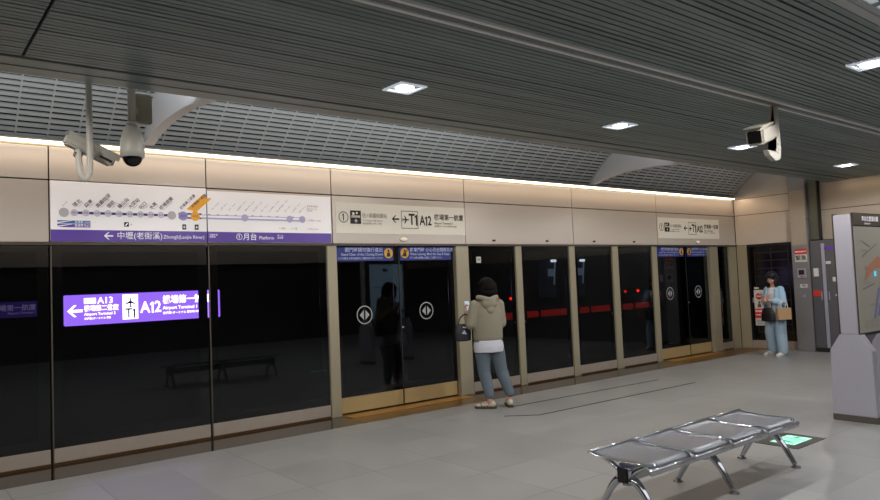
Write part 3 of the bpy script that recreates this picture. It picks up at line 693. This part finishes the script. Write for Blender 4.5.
# dome camera
r = root('dome_camera', (1.50, 5.62, 3.85), 'white dome security camera with black half-globe and junction box', 'security camera')
bm = NB(); cyl(bm, (0, 0, 0), (0, 0, z0-.22), .03); cyl(bm, (0, 0, z0-.215), (0, 0, z0-.24), .045); obj('pole', bm, CAMW, r, True)
bm = NB(); loft(bm, [(0, 0, z0-.49, .085, .085), (0, 0, z0-.44, .09, .09), (0, 0, z0-.36, .085, .085), (0, 0, z0-.29, .068, .068), (0, 0, z0-.25, .045, .045), (0, 0, z0-.235, .03, .03)], 32); obj('housing', bm, CAMW, r, True)
bm = NB(); vs = ball(bm, (0, 0, z0-.49), .072, u=28, v=18); obj('globe', bm, CAMK, r, True)
bm = NB(); box(bm, .035, .16, .02, .08, z0-.21, z0+.02, .008); obj('junction_box', bm, mat('box_cream', '#9d9a86', .5), r)
bm = NB(); box(bm, .02, .05, .0, .04, z0-.15, z0-.1); obj('clamp', bm, CAMW, r)
# right camera on the rail
r = root('security_camera', (6.67, 3.17, 3.10), 'white security camera on a flat arm hanging from the ceiling rail at right', 'security camera')
bm = NB(); extrude_xz(bm, [(-.05, 0), (.05, 0), (.06, -.32), (.06, -.44), (.035, -.52), (-.05, -.54), (-.16, -.50), (-.20, -.45), (-.04, -.46), (-.02, -.35)], -.025, .025)
bmesh.ops.triangulate(bm, faces=[f for f in bm.faces if len(f.verts) > 4]); obj('arm', bm, CAMW, r)
Mh = Matrix.Translation((-.29, -.03, -.31)) @ Matrix.Rotation(math.radians(14), 4, 'Z') @ Matrix.Rotation(math.radians(-14), 4, 'Y') @ Matrix.Scale(1.5, 4)
bm = NB(); box(bm, -.22, .16, -.05, .05, -.05, .05, .014, M=Mh); obj('housing', bm, CAMW, r)
bm = NB(); box(bm, -.25, .1, -.056, .056, .05, .06, .004, M=Mh); obj('sunshield', bm, CAMW, r)
bm = NB(); box(bm, -.226, -.219, -.038, .038, -.036, .036, .002, M=Mh); obj('lens_window', bm, CAMK, r)
bm = NB(); box(bm, -.16, -.01, -.022, .022, -.45, -.385, .004); obj('bracket', bm, mat('bracket_black', '#232323', .5), r)
bm = NB()
for x, z in ((.0, -.38), (.015, -.43), (-.01, -.46)): cyl(bm, (x, -.026, z), (x, -.019, z), .011, seg=10)
obj('bolt', bm, mat('bolt_red', '#7c6a62', .5), r)

# ------------------------------------------------------------------ bench
r = root('waiting_bench', (3.61, 2.83, 0), 'four-seat chrome steel waiting bench without backrests on the platform', 'bench')
SW = .482
def seat_z(v):  # v 0 back .. 1 front
    return .372-.010*math.sin(PI*min(1, max(0, v)))**1.0 - (.0 if v < .86 else .035*((v-.86)/.14)**2) + (.012*((.12-v)/.12) if v < .12 else 0)
for k in range(4):
    x0 = k*SW+.008; x1 = (k+1)*SW-.008
    bm = NB(); n = 14; g = []
    for i in range(n+1):
        v = i/n; yy = .235-.47*v
        row = []
        for j in range(9):
            u = j/8; edge = .007*(abs(u-.5)*2)**4
            row.append(bm.verts.new((x0+(x1-x0)*u, yy, seat_z(v)+edge)))
        g.append(row)
    for i in range(n):
        for j in range(8): bm.faces.new((g[i][j], g[i+1][j], g[i+1][j+1], g[i][j+1]))
    ret = bmesh.ops.solidify(bm, geom=list(bm.faces), thickness=.006)
    st = obj('seat', bm, SEATM, r, True)
    pts = [(0, .235-.47*i/n, seat_z(i/n)+.002) for i in range(n+1)]
    for xx in (x0, x1):
        bm = NB(); tube(bm, [(xx, p[1], p[2]) for p in pts], .0055, 10); obj('side_rim', bm, CHROME, st, True)
    bm = NB(); tube(bm, [(x0-.004, -.237, .337), (x1+.004, -.237, .337)], .013, 10); box(bm, x0, x1, -.247, -.230, .310, .343, .004); obj('front_rim', bm, CHROME, st, True)
    bm = NB(); tube(bm, [(x0-.004, .236, .384), (x1+.004, .236, .384)], .010, 10); obj('back_rim', bm, CHROME, st, True)
bm = NB(); box(bm, .05, 1.93, -.035, .035, .225, .312, .006); obj('beam', bm, mat('beam_chrome', '#a9a9a8', .2, .95), r)
bm = NB(); box(bm, .038, .05, -.038, .038, .22, .317, .003); obj('beam_cap', bm, RUBBER, r)
bm = NB(); box(bm, 1.93, 1.942, -.038, .038, .22, .317, .003); obj('beam_cap', bm, RUBBER, r)
for sx_ in (.09, .97, 1.885):
    bm = NB()
    for s in (-1, 1):
        P = spline([(sx_, s*.015, .235), (sx_, s*.07, .222), (sx_, s*.125, .165), (sx_, s*.175, .085), (sx_, s*.215, .018)], 5)
        q = len(P); tube(bm, P, [.030-.013*i/(q-1) for i in range(q)], 12)
    cyl(bm, (sx_, 0, .20), (sx_, 0, .26), .032)
    lg = obj('leg', bm, CHROME, r, True)
    for s in (-1, 1):
        bm = NB(); cyl(bm, (sx_, s*.218, 0), (sx_, s*.218, .012), .036, .03); obj('foot_pad', bm, mat('pad_steel', '#6d6d70', .3, .8), lg)
    bm = NB()
    for s in (-1, 1):
        P = spline([(sx_, s*.02, .25), (sx_, s*.06, .285), (sx_, s*.13, .325), (sx_, s*.22, .355)], 4); tube(bm, P, .016, 10)
    box(bm, sx_-.03, sx_+.03, -.045, .045, .245, .335, .008)
    obj('seat_bracket', bm, CHROME, r, True)
# ------------------------------------------------------------------ floor exit light
r = root('floor_exit_light', (6.32, 3.045, 0), 'green illuminated exit light set in a dark frame in the floor', 'exit light', rz=math.radians(0))
bm = NB()
for a in ((-.26, .27, -.19, -.11), (-.26, .27, .11, .19), (-.26, -.15, -.11, .11), (.20, .27, -.11, .11)): box(bm, a[0], a[1], a[2], a[3], .0, .005)
obj('frame', bm, mat('exit_frame', '#3a3a38', .4, .4), r)
bm = NB(); box(bm, -.15, .20, -.11, .11, .0, .004); obj('panel', bm, mat('exit_glow', '#c8f5e4', .4, emit='#6fe8bd', es=.6), r)
GR = mat('exit_green', '#1fa582', .4, emit='#18a87c', es=.55)
bm = NB()
def fl(pts):
    f = bm.faces.new([bm.verts.new((x, y, .006)) for x, y in pts])
    f.normal_update()
    if f.normal.z < 0: f.normal_flip()
fl([(-.045+.02*math.cos(k*PI/6), .06+.02*math.sin(k*PI/6)) for k in range(12)])
fl([(-.08, .035), (-.02, .04), (-.03, -.02), (-.075, -.02)]); fl([(-.075, -.02), (-.05, -.02), (-.10, -.09), (-.12, -.085)]); fl([(-.05, -.02), (-.03, -.02), (.02, -.065), (.005, -.085)]); fl([(-.08, .035), (-.085, .01), (-.125, .0), (-.13, .015)])
fl([(.06, -.1), (.08, -.1), (.08, .09), (.06, .09)]); fl([(.10, 0), (.145, .04), (.145, -.04)]); fl([(.145, .015), (.18, .015), (.18, -.015), (.145, -.015)])
obj('running_figure', bm, GR, r)

# ------------------------------------------------------------------ map totem
r = root('information_totem', (7.48, 2.945, 0), 'brushed steel map totem with octagonal-shouldered foot at the right edge', 'information board', rz=math.radians(-2))
LT = .92   # length along X
for xa, xb in ((0, .10), (LT+.04, LT+.14)):
    bm = NB(); a = [(-.205, .06), (.205, .06), (.195, .70), (.095, .86), (-.095, .86), (-.195, .70)]
    extrude_yz(bm, a, xa-.0, xb); bmesh.ops.bevel(bm, geom=list(bm.edges), offset=.006, segments=2, affect='EDGES')
    f = obj('foot', bm, STEEL, r)
    bm = NB(); box(bm, xa-.002, xb+.002, -.207, .207, 0, .06); obj('plinth', bm, mat('plinth_brown', '#5e5750', .4, .4), f)
    bm = NB(); box(bm, xa, xb-.02, -.085, .085, .86, 2.05, .006); obj('post', bm, STEEL, r)
    bm = NB(); box(bm, xa-.001, xb, -.095, -.085, .86, 2.06, .002); box(bm, xa-.001, xb, .085, .095, .86, 2.06, .002); obj('post_edge', bm, mat('edge_brown', '#4b3f38', .4, .4), r)
bm = NB(); box(bm, .08, LT+.04, -.095, .06, .84, 2.04); obj('core', bm, mat('core_grey', '#3c3835', .5, .3), r)
MAPF = mat('map_face', '#8e8a80', .4, emit='#9a968c', es=.05)
MAPR = mat('map_face_lit', '#8fa4b4', .4, emit='#8fb0c8', es=.9)
bm = NB(); box(bm, .008, LT+.13, -.102, -.096, .87, 1.925); obj('map_panel', bm, MAPF, r)
bm = NB(); box(bm, .004, LT+.13, -.108, -.096, 1.93, 2.06, .002); obj('header', bm, mat('header_brown', '#40342b', .4), r)
letters('header_lettering', [('車站位置資訊圖', .055, .18, 2.0), ('Information', .028, .24, 1.955)], LET_W, r, -.110)
bm = NB()
for (x0, z0_, x1, z1_, w) in ((.14, 1.62, .5, 1.75, .012), (.2, 1.5, .8, 1.55, .01), (.5, 1.2, .62, 1.8, .012), (.12, 1.3, .4, 1.35, .01), (.16, 1.78, .34, 1.72, .008)):
    d = Vector((x1-x0, 0, z1_-z0_)).normalized(); s = Vector((-d.z, 0, d.x))*w/2
    v = [bm.verts.new((a[0]+sg*s.x, -.1045, a[1]+sg*s.z)) for a, sg in (((x0, z0_), 1), ((x0, z0_), -1), ((x1, z1_), -1), ((x1, z1_), 1))]; bm.faces.new(v)
obj('map_road', bm, mat('map_road', '#6f6a62', .5), r)
bm = NB(); poly_xz(bm, [(.17, 1.38), (.24, 1.52), (.5, 1.62), (.62, 1.60), (.6, 1.52), (.4, 1.50), (.26, 1.42)], -.1048); poly_xz(bm, [(.7, 1.35), (.8, 1.5), (.84, 1.45), (.75, 1.32)], -.1048); obj('map_district', bm, mat('map_orange', '#a57058', .5), r)
bm = NB(); poly_xz(bm, [(.33, 1.0), (.37, 1.0), (.5, 1.3), (.46, 1.3)], -.1048); poly_xz(bm, [(.42, 1.02), (.46, 1.02), (.57, 1.26), (.53, 1.26)], -.1048); obj('map_terminal', bm, mat('map_blue', '#6a70a0', .5), r)
bm = NB(); rect_xz(bm, .39, .44, 1.42, 1.47, -.1055); obj('you_are_here', bm, mat('map_cyan', '#5fc0e8', .5, emit='#5fc0e8', es=.6), r)
bm = NB()
for k in range(6): outline_xz(bm, .14+k*.11, .19+k*.11, .92, .99, .006, -.1048)
obj('legend_icon', bm, LET_G, r)
letters('map_lettering', [('第二航廈', .03, .15, 1.68), ('T2', .04, .16, 1.53), ('第一航廈', .03, .16, 1.36), ('出口 2', .028, .27, 1.14), ('機場旅館', .028, .6, 1.7)], LET_G, r, -.1052)
# rear face
bm = NB(); box(bm, .10, LT+.02, .06, .075, .87, 1.97); obj('rear_map_panel', bm, MAPR, r)
bm = NB(); box(bm, .45, .56, .075, .08, 1.82, 1.88); box(bm, .42, .58, .075, .08, 1.30, 1.36); box(bm, .2, .75, .075, .078, 1.5, 1.51); obj('rear_map_mark', bm, mat('map_dark', '#24343f', .5), r)

# ------------------------------------------------------------------ people
SKIN = mat('skin', '#b98f78', .55)
def hand(bm, w, d, side, curl=.9, palm_n=(0, 0, 1)):
    """w wrist point, d direction of the hand, fingers curl toward palm_n"""
    w = Vector(w); d = Vector(d).normalized(); n = Vector(palm_n); n = (n-d*n.dot(d)).normalized(); s = d.cross(n)*side
    k = w+d*.075
    for t in (-.024, -.008, .008, .024): cap(bm, w+s*t*.6, k+s*t, .014, .012)
    for i, L in enumerate((.058, .068, .064, .05)):
        t = -.027+.018*i; p = k+s*t
        c = curl*(.85+.1*i); d1 = (d*math.cos(c*.6)+n*math.sin(c*.6)); d2 = (d*math.cos(c*1.5)+n*math.sin(c*1.5))
        q = p+d1*L*.55; e = q+d2*L*.5
        cap(bm, p, q, .0088, .0082); cap(bm, q, e, .0082, .007)
    b = w+d*.02-s*.024; m_ = b+(d*.6-s*.6+n*.4).normalized()*.035; e = m_+(d*.9+n*.5-s*.05).normalized()*.03
    cap(bm, b, m_, .011, .010); cap(bm, m_, e, .010, .008)
def head(bm, c, s=1., yaw=0., pitch=0.):
    M = Matrix.Translation(c) @ Matrix.Rotation(yaw, 4, 'Z') @ Matrix.Rotation(pitch, 4, 'X') @ Matrix.Scale(s, 4)
    def e(p, r): ball(bm, M @ Vector(p), tuple(x*s for x in r), Matrix.Rotation(yaw, 4, 'Z') @ Matrix.Rotation(pitch, 4, 'X'))
    e((0, -.012, .03), (.072, .09, .085)); e((0, .018, -.03), (.056, .066, .078)); e((0, .045, -.075), (.028, .028, .026))
    e((0, .088, -.012), (.011, .018, .022)); e((0, .080, .0), (.009, .012, .03)); e((0, .072, -.05), (.022, .014, .008)); e((0, .078, .028), (.045, .012, .008))
    for s_ in (-1, 1): e((s_*.072, -.005, -.005), (.009, .018, .03)); e((s_*.042, .052, -.028), (.02, .02, .022))
    return M
def face_bits(r, M, s):
    bm = NB()
    for q in (-1, 1): ball(bm, M @ Vector((q*.03, .077, .008)), (.012*s, .007*s, .006*s), Matrix.Rotation(M.to_euler().z, 4, 'Z'), 12, 8)
    obj('eyes', bm, mat('eye_dark', '#1b1412', .3), r, True)
    bm = NB()
    for q in (-1, 1): ball(bm, M @ Vector((q*.031, .083, .026)), (.017*s, .005*s, .0035*s), Matrix.Rotation(M.to_euler().z, 4, 'Z'), 12, 8)
    obj('eyebrows', bm, mat('brow', '#241915', .7), r, True)
    bm = NB(); ball(bm, M @ Vector((0, .084, -.051)), (.021*s, .006*s, .007*s), Matrix.Rotation(M.to_euler().z, 4, 'Z'), 12, 8); obj('lips', bm, mat('lips', '#93503f', .5), r, True)
def shoe(bm, bs, a, yaw, L=.24):
    """bm upper, bs sole; a ankle ground point"""
    M = Matrix.Translation((a[0], a[1], 0)) @ Matrix.Rotation(yaw, 4, 'Z')
    def E(b, p, r): ball(b, M @ Vector(p), r, Matrix.Rotation(yaw, 4, 'Z'))
    E(bm, (0, -.02, .055), (.038, .055, .045)); E(bm, (0, .06, .042), (.042, .08, .034)); E(bm, (0, .13, .034), (.043, .055, .026))
    for p in ((0, -.035, .0, .036, .05), (0, .05, 0, .042, .1), (0, .12, 0, .046, .068)):
        loft(bs, [(p[0], p[1], .002, p[3], p[4]), (p[0], p[1], .03, p[3]*1.04, p[4]*1.02)], 20, M)

# ---- woman in hooded top, seen from behind
r = root('person', (5.84, 6.30, 0), 'woman with dark bobbed hair in an olive grey hooded top standing at the glass doors', 'person', rz=math.radians(-22))
S = 1.0
U = Matrix.Translation((-.105, 0, 0))   # weight over the left foot
hipL, hipR = (-.185, 0, .80), (-.025, 0, .80)
kL, kR = (-.165, .03, .44), (.06, .035, .44)
aL, aR = (-.125, 0, .09), (.135, .0, .09)
b = NB()
M = head(b, (-.085, .045, 1.455), .98, math.radians(18), math.radians(-22))
cap(b, (-.1, .0, 1.28), (-.088, .03, 1.40), .05, .046)
loft(b, [(0, 0, .78, .15, .1), (0, 0, .9, .15, .1), (0, 0, 1.02, .125, .085), (0, 0, 1.16, .15, .095), (0, -.005, 1.26, .14, .08), (0, 0, 1.31, .06, .05)], 24, U)
for s, hp, k, a in ((-1, hipL, kL, aL), (1, hipR, kR, aR)):
    chain(b, [(*hp, .085), (*k, .052), (a[0], a[1]-.02, a[2], .034)]); cap(b, (a[0], a[1]-.02, .09), (a[0], a[1]-.015, .045), .034, .03)
    foot_yaw = math.radians(55) if s < 0 else math.radians(-12)
    d = Vector((-math.sin(foot_yaw), math.cos(foot_yaw), 0)); cap(b, Vector((a[0], a[1], .045)), Vector((a[0], a[1], .035))+d*.12, .03, .022)
shL, shR = (-.26, 0, 1.245), (.05, 0, 1.245)
eL, eR = (-.325, -.01, 1.02), (.075, .0, 1.02)
wL, wR = (-.30, .20, 1.165), (-.065, .20, 1.11)
chain(b, [(*shL, .05), (*eL, .037), (*wL, .026)]); chain(b, [(*shR, .05), (*eR, .037), (*wR, .026)])
hand(b, wL, (.02, .8, .6), -1, 1.0, (.9, -.1, .5)); hand(b, wR, (-.6, .6, .4), 1, 1.0, (-.2, -.1, .9))
blob('body', b, SKIN, r, .0065, 2); face_bits(r, M, .98)
# hair: bob covering the back of the head to the nape
b = NB(); ball(b, M @ Vector((0, -.025, .038)), (.098, .105, .086)); ball(b, M @ Vector((0, -.05, -.02)), (.102, .085, .10)); ball(b, M @ Vector((0, -.04, -.085)), (.105, .072, .062))
for s in (-1, 1): ball(b, M @ Vector((s*.078, .0, -.05)), (.028, .06, .09)); ball(b, M @ Vector((s*.05, .055, .06)), (.035, .03, .035))
blob('hair', b, mat('hair_brown', '#060403', .7, noise=.3, nscale=30, bump=.3, stretch=(5, 5, .4), spec=.12), r, .008, 2)
TOP = mat('olive_fabric', '#807a6a', .9, bump=.35, nscale=12)
b = NB()
loft(b, [(0, 0, .82, .172, .125), (0, 0, .84, .184, .134), (0, 0, .95, .186, .138), (0, 0, 1.06, .182, .136), (0, 0, 1.16, .182, .13), (0, -.003, 1.245, .166, .11), (0, 0, 1.305, .11, .08), (0, 0, 1.34, .07, .06)], 32, U)
for sh, e, w in ((shL, eL, wL), (shR, eR, wR)):
    e2 = Vector(e); w2 = Vector(w); ww = w2+(e2-w2)*.12
    chain(b, [(*sh, .068), (*(Vector(sh).lerp(e2, .5)), .066), (*e, .062), (*(e2.lerp(w2, .6)), .052), (*ww, .038)])
blob('hooded_top', b, TOP, r, .010, 3)
b = NB()   # hood lying on the shoulders
P = [U @ p for p in spline([(-.08, .055, 1.335), (-.11, -.03, 1.34), (-.06, -.095, 1.325), (0, -.115, 1.31), (.06, -.095, 1.325), (.11, -.03, 1.34), (.08, .055, 1.335)], 4)]
q = len(P)
for i in range(q-1): cap(b, P[i], P[i+1], .033, .033)
ball(b, (-.105, -.105, 1.265), (.10, .045, .07)); ball(b, (-.105, -.12, 1.19), (.05, .03, .05))
blob('hood', b, TOP, r, .009, 3)
b = NB(); loft(b, [(0, -.004, .675, .155, .11), (0, -.004, .68, .185, .134), (0, -.003, .745, .19, .138), (0, 0, .80, .182, .132), (0, 0, .845, .17, .12)], 32, U); 
blob('shirt_tail', b, mat('white_shirt', '#b9b9c2', .85, bump=.3, nscale=10), r, .009, 2)
JEANS = mat('blue_jeans', '#5c6872', .9, noise=.18, nscale=6, bump=.4)
b = NB(); loft(b, [(0, 0, .70, .150, .115), (0, 0, .80, .155, .118), (0, 0, .92, .14, .1)], 28, U)
for hp, k, a in ((hipL, kL, aL), (hipR, kR, aR)):
    hp = Vector(hp); k_ = Vector(k); a_ = Vector((a[0], a[1]-.02, .17))
    chain(b, [(*hp, .102), (*(hp.lerp(k_, .4)), .097), (*(hp.lerp(k_, .8)), .081), (*k_, .078), (*(k_.lerp(a_, .5)), .070), (*a_, .058)])
blob('jeans', b, JEANS, r, .010, 2)
bu = NB(); bs = NB(); shoe(bu, bs, (aL[0], aL[1]-.01), math.radians(55)); shoe(bu, bs, (aR[0], aR[1]-.01), math.radians(-12))
blob('shoes', bu, mat('shoe_cream', '#b9b0a0', .6), r, .007, 2); obj('shoe_soles', bs, mat('sole_dark', '#4a3c2c', .6), r)
b = NB()
for a, yw in ((aL, 55), (aR, -12)):
    Mx = Matrix.Translation((a[0], a[1]-.01, 0)) @ Matrix.Rotation(math.radians(yw), 4, 'Z')
    for t in (.02, .055, .09):
        for sd in (-1, 1): cap(b, Mx @ Vector((sd*.040, t, .03)), Mx @ Vector((sd*.022, t+.02, .068)), .005)
obj('shoe_stripes', b, mat('stripe_dark', '#1c1a18', .6), r, True)
def at(r, p): return (Matrix.Translation(r.location) @ Matrix.Rotation(r.rotation_euler.z, 4, 'Z')) @ Vector(p)
bpy.context.view_layer.update()
# phone in her hands
def phone(r, p, rx, rz, label):
    pr = root('phone', at(r, p), label, 'phone', rz=r.rotation_euler.z+rz); pr.rotation_euler.x = rx
    bm = NB(); box(bm, -.036, .036, -.004, .004, -.075, .075, .004); obj('case', bm, mat('phone_case', '#b9bcc4', .4), pr)
    bm = NB(); box(bm, -.032, .032, -.0055, -.004, -.069, .069); obj('screen', bm, mat('phone_screen', '#c8d4e8', .2, emit='#cdd9f0', es=.25), pr)
phone(r, (-.25, .285, 1.235), math.radians(-35), .2, 'pale phone held by the woman in the hooded top')
# handbag on her left forearm
hb = root('handbag', at(r, (-.40, .07, 0)), 'navy tote bag with white print on the forearm of the woman in the hooded top', 'handbag', rz=math.radians(-20))
hb.location.z = .03; hb.rotation_euler.y = math.radians(0)
b = NB(); loft(b, [(0, 0, .79, .055, .035), (0, 0, .80, .10, .045), (0, 0, .90, .105, .05), (0, 0, .985, .088, .035), (0, 0, 1.0, .08, .02)], 24); blob('bag_body', b, mat('navy_bag', '#15161f', .6), hb, .008, 2)
b = NB(); tube(b, spline([(-.055, 0, .99), (-.03, .0, 1.07), (.04, 0, 1.115), (.085, 0, 1.07), (.06, 0, .99)], 6), .008, 8); obj('strap', b, mat('navy_bag', '#15161f', .6), hb, True)
b = NB()
for pts in ([(-.035, .885), (.03, .875), (.0, .93)], [(-.02, .955), (.03, .95), (.03, .965), (-.02, .97)]): poly_xz(b, pts, -.0525)
obj('print', b, mat('print_white', '#b5b5bd', .6), hb)

# ---- woman in light denim
r = root('person', (12.50, 6.13, 0), 'woman with dark hair in light blue denim looking at her phone by the end wall', 'person', rz=math.radians(74))
b = NB()
M = head(b, (0, .04, 1.375), .98, math.radians(12), math.radians(-20))
cap(b, (0, 0, 1.2), (0, .03, 1.32), .048, .044)
loft(b, [(0, 0, .74, .145, .1), (0, 0, .86, .14, .1), (0, 0, .97, .12, .085), (0, 0, 1.1, .145, .095), (0, 0, 1.19, .135, .08), (0, 0, 1.235, .06, .05)])
hips = ((-.08, 0, .76), (.08, 0, .76)); kn = ((-.11, .02, .42), (.11, .03, .42)); an = ((-.13, .03, .08), (.125, -.02, .08))
for hp, k, a in zip(hips, kn, an): chain(b, [(*hp, .085), (*k, .052), (*a, .034)]); cap(b, (a[0], a[1], .045), (a[0], a[1]+.12, .035), .03, .022)
shs = ((-.145, 0, 1.18), (.145, 0, 1.18)); el = ((-.20, .03, .95), (.22, .0, .96)); wr = ((-.05, .22, 1.0), (-.0, .24, .94))
for sh, e, w in zip(shs, el, wr): chain(b, [(*sh, .048), (*e, .036), (*w, .025)])
hand(b, wr[0], (.25, .75, .5), 1, 1.0, (.5, -.2, .8)); hand(b, wr[1], (-.5, .7, .4), -1, 1.0, (-.5, -.2, .8))
blob('body', b, SKIN, r, .0065, 2); face_bits(r, M, .98)
b = NB(); ball(b, M @ Vector((0, -.022, .045)), (.095, .105, .09)); ball(b, M @ Vector((0, -.05, -.03)), (.105, .08, .11)); ball(b, M @ Vector((0, -.06, -.13)), (.10, .06, .09))
for s in (-1, 1): ball(b, M @ Vector((s*.078, .01, -.06)), (.03, .055, .11)); ball(b, M @ Vector((s*.075, .005, -.15)), (.026, .035, .07)); ball(b, M @ Vector((s*.035, .062, .062)), (.04, .025, .028))
blob('hair', b, mat('hair_dark', '#0f0b14', .5, bump=.4, nscale=40, stretch=(6, 6, .6), spec=.3), r, .008, 3)
DEN = mat('light_denim_shirt', '#93b0ca', .9, noise=.1, nscale=7, bump=.4)
b = NB(); loft(b, [(0, 0, .70, .155, .12), (0, 0, .86, .155, .12), (0, 0, 1.0, .15, .115), (0, 0, 1.12, .155, .115), (0, 0, 1.2, .12, .08), (0, 0, 1.22, .08, .06)], 28); blob('white_tee', b, mat('white_tee', '#c4c4cc', .85, bump=.3), r, .009, 2)
b = NB()
# open shirt: back and side shells
for ang in range(-150, 151, 12):
    t = math.radians(ang); x = math.sin(t); y = -math.cos(t)
    if y > .62 and abs(x) < .55: continue
    chain(b, [(x*.172, y*.125-.003, .72, .022), (x*.176, y*.128-.003, .9, .022), (x*.166, y*.12, 1.08, .022), (x*.14, y*.1, 1.18, .024)])
for sh, e, w in zip(shs, el, wr):
    e2 = Vector(e); w2 = Vector(w); ww = w2+(e2-w2)*.42; s_ = Vector(sh)
    chain(b, [(*s_, .062), (*(s_.lerp(e2, .5)), .07), (*e, .068), (*ww, .056)])
blob('denim_shirt', b, DEN, r, .010, 3)
b = NB(); P = spline([(-.06, .075, 1.17), (-.09, .0, 1.22), (0, -.08, 1.235), (.09, 0, 1.22), (.06, .075, 1.17)], 4)
for i in range(len(P)-1): cap(b, P[i], P[i+1], .017, .017)
blob('collar', b, DEN, r, .008, 2)
b = NB(); loft(b, [(0, 0, .66, .155, .12), (0, 0, .76, .158, .12), (0, 0, .88, .14, .1)], 28)
for hp, k, a in zip(hips, kn, an):
    hp = Vector(hp); k_ = Vector(k); a_ = Vector((a[0], a[1]-.01, .085))
    chain(b, [(*hp, .1), (*(hp.lerp(k_, .5)), .1), (*k_, .095), (*(k_.lerp(a_, .6)), .092), (*a_, .082)])
blob('wide_jeans', b, mat('pale_jeans', '#93a8ba', .9, noise=.15, nscale=6, bump=.4), r, .010, 2)
bu = NB(); bs = NB()
for a, yw in zip(an, (10, -14)): shoe(bu, bs, (a[0], a[1]), math.radians(yw))
blob('trainers', bu, mat('trainer_white', '#c9c7c6', .6), r, .007, 2); obj('trainer_soles', bs, mat('sole_white', '#b5b2ae', .6), r)
bpy.context.view_layer.update()
phone(r, (-.02, .30, 1.075), math.radians(-40), .0, 'pale phone held by the woman in denim')
hb = root('handbag', at(r, (-.02, .20, 0)), 'black shoulder bag carried in front by the woman in denim', 'handbag', rz=math.radians(80)); hb.location.z = 0
b = NB(); loft(b, [(0, 0, .62, .12, .035), (0, 0, .64, .14, .05), (0, 0, .76, .13, .05), (0, 0, .86, .09, .03), (0, 0, .87, .07, .02)], 24); blob('bag_body', b, mat('black_leather', '#0a0a0b', .5), hb, .008, 2)
b = NB(); tube(b, spline([(-.08, 0, .84), (-.06, -.03, .93), (.0, -.05, 1.0), (.06, -.03, .93), (.08, 0, .84)], 6), .007, 8); obj('strap', b, mat('black_leather', '#0a0a0b', .5), hb, True)
b = NB(); box(b, -.02, .02, -.056, -.048, .80, .82, .002); obj('buckle', b, STEEL, hb)
pb = root('paper_bag', at(r, (-.28, .12, 0)), 'tan paper bag with white handles hanging from the arm of the woman in denim', 'paper bag', rz=math.radians(-38)); pb.location.z = 0
b = NB(); vs = box(b, -.115, .115, -.05, .05, .66, .86)
for v in b.verts:
    if v.co.z > .8: v.co.y *= .8; v.co.x *= 1.02
obj('bag_body', b, mat('kraft_paper', '#a58562', .8, noise=.06, nscale=12), pb)
for s in (-1, 1):
    b = NB(); tube(b, spline([(-.06, s*.04, .86), (-.05, s*.03, .94), (0, s*.015, .975), (.05, s*.03, .94), (.06, s*.04, .86)], 6), .008, 8); obj('handle', b, mat('handle_white', '#c9c9cc', .6), pb, True)

# ------------------------------------------------------------------ world, camera
w = bpy.data.worlds.new('world'); bpy.context.scene.world = w; w.use_nodes = True
w.node_tree.nodes['Background'].inputs[0].default_value = (.5, .53, .56, 1); w.node_tree.nodes['Background'].inputs[1].default_value = .05
cam = bpy.data.cameras.new('camera'); cam.sensor_width = 36; cam.lens = 36*700/880; cam.clip_start = .05; cam.clip_end = 100
co = bpy.data.objects.new('camera', cam); C.objects.link(co)
f = 700.
Xd = Vector((880, -2, f)).normalized(); Yd = Vector((-550, 57, f)); Yd = (Yd-Xd*Yd.dot(Xd)).normalized(); Zd = Xd.cross(Yd)
# rows of R map image axes (x right, y down, z forward) to the world
right = Vector((Xd.x, Yd.x, Zd.x)); down = Vector((Xd.y, Yd.y, Zd.y)); fwd = Vector((Xd.z, Yd.z, Zd.z))
up = -down; back = -fwd
co.matrix_world = Matrix(((right.x, up.x, back.x, 0), (right.y, up.y, back.y, 0), (right.z, up.z, back.z, 1.52), (0, 0, 0, 1)))
sc = bpy.context.scene; sc.camera = co
sc.view_settings.view_transform = 'Standard'; sc.view_settings.look = 'None'; sc.view_settings.exposure = 0; sc.view_settings.gamma = 1
sc.cycles.max_bounces = 8; sc.cycles.transparent_max_bounces = 12; sc.cycles.caustics_reflective = False; sc.cycles.caustics_refractive = False
sc.cycles.use_denoising = True; sc.cycles.sample_clamp_indirect = 4
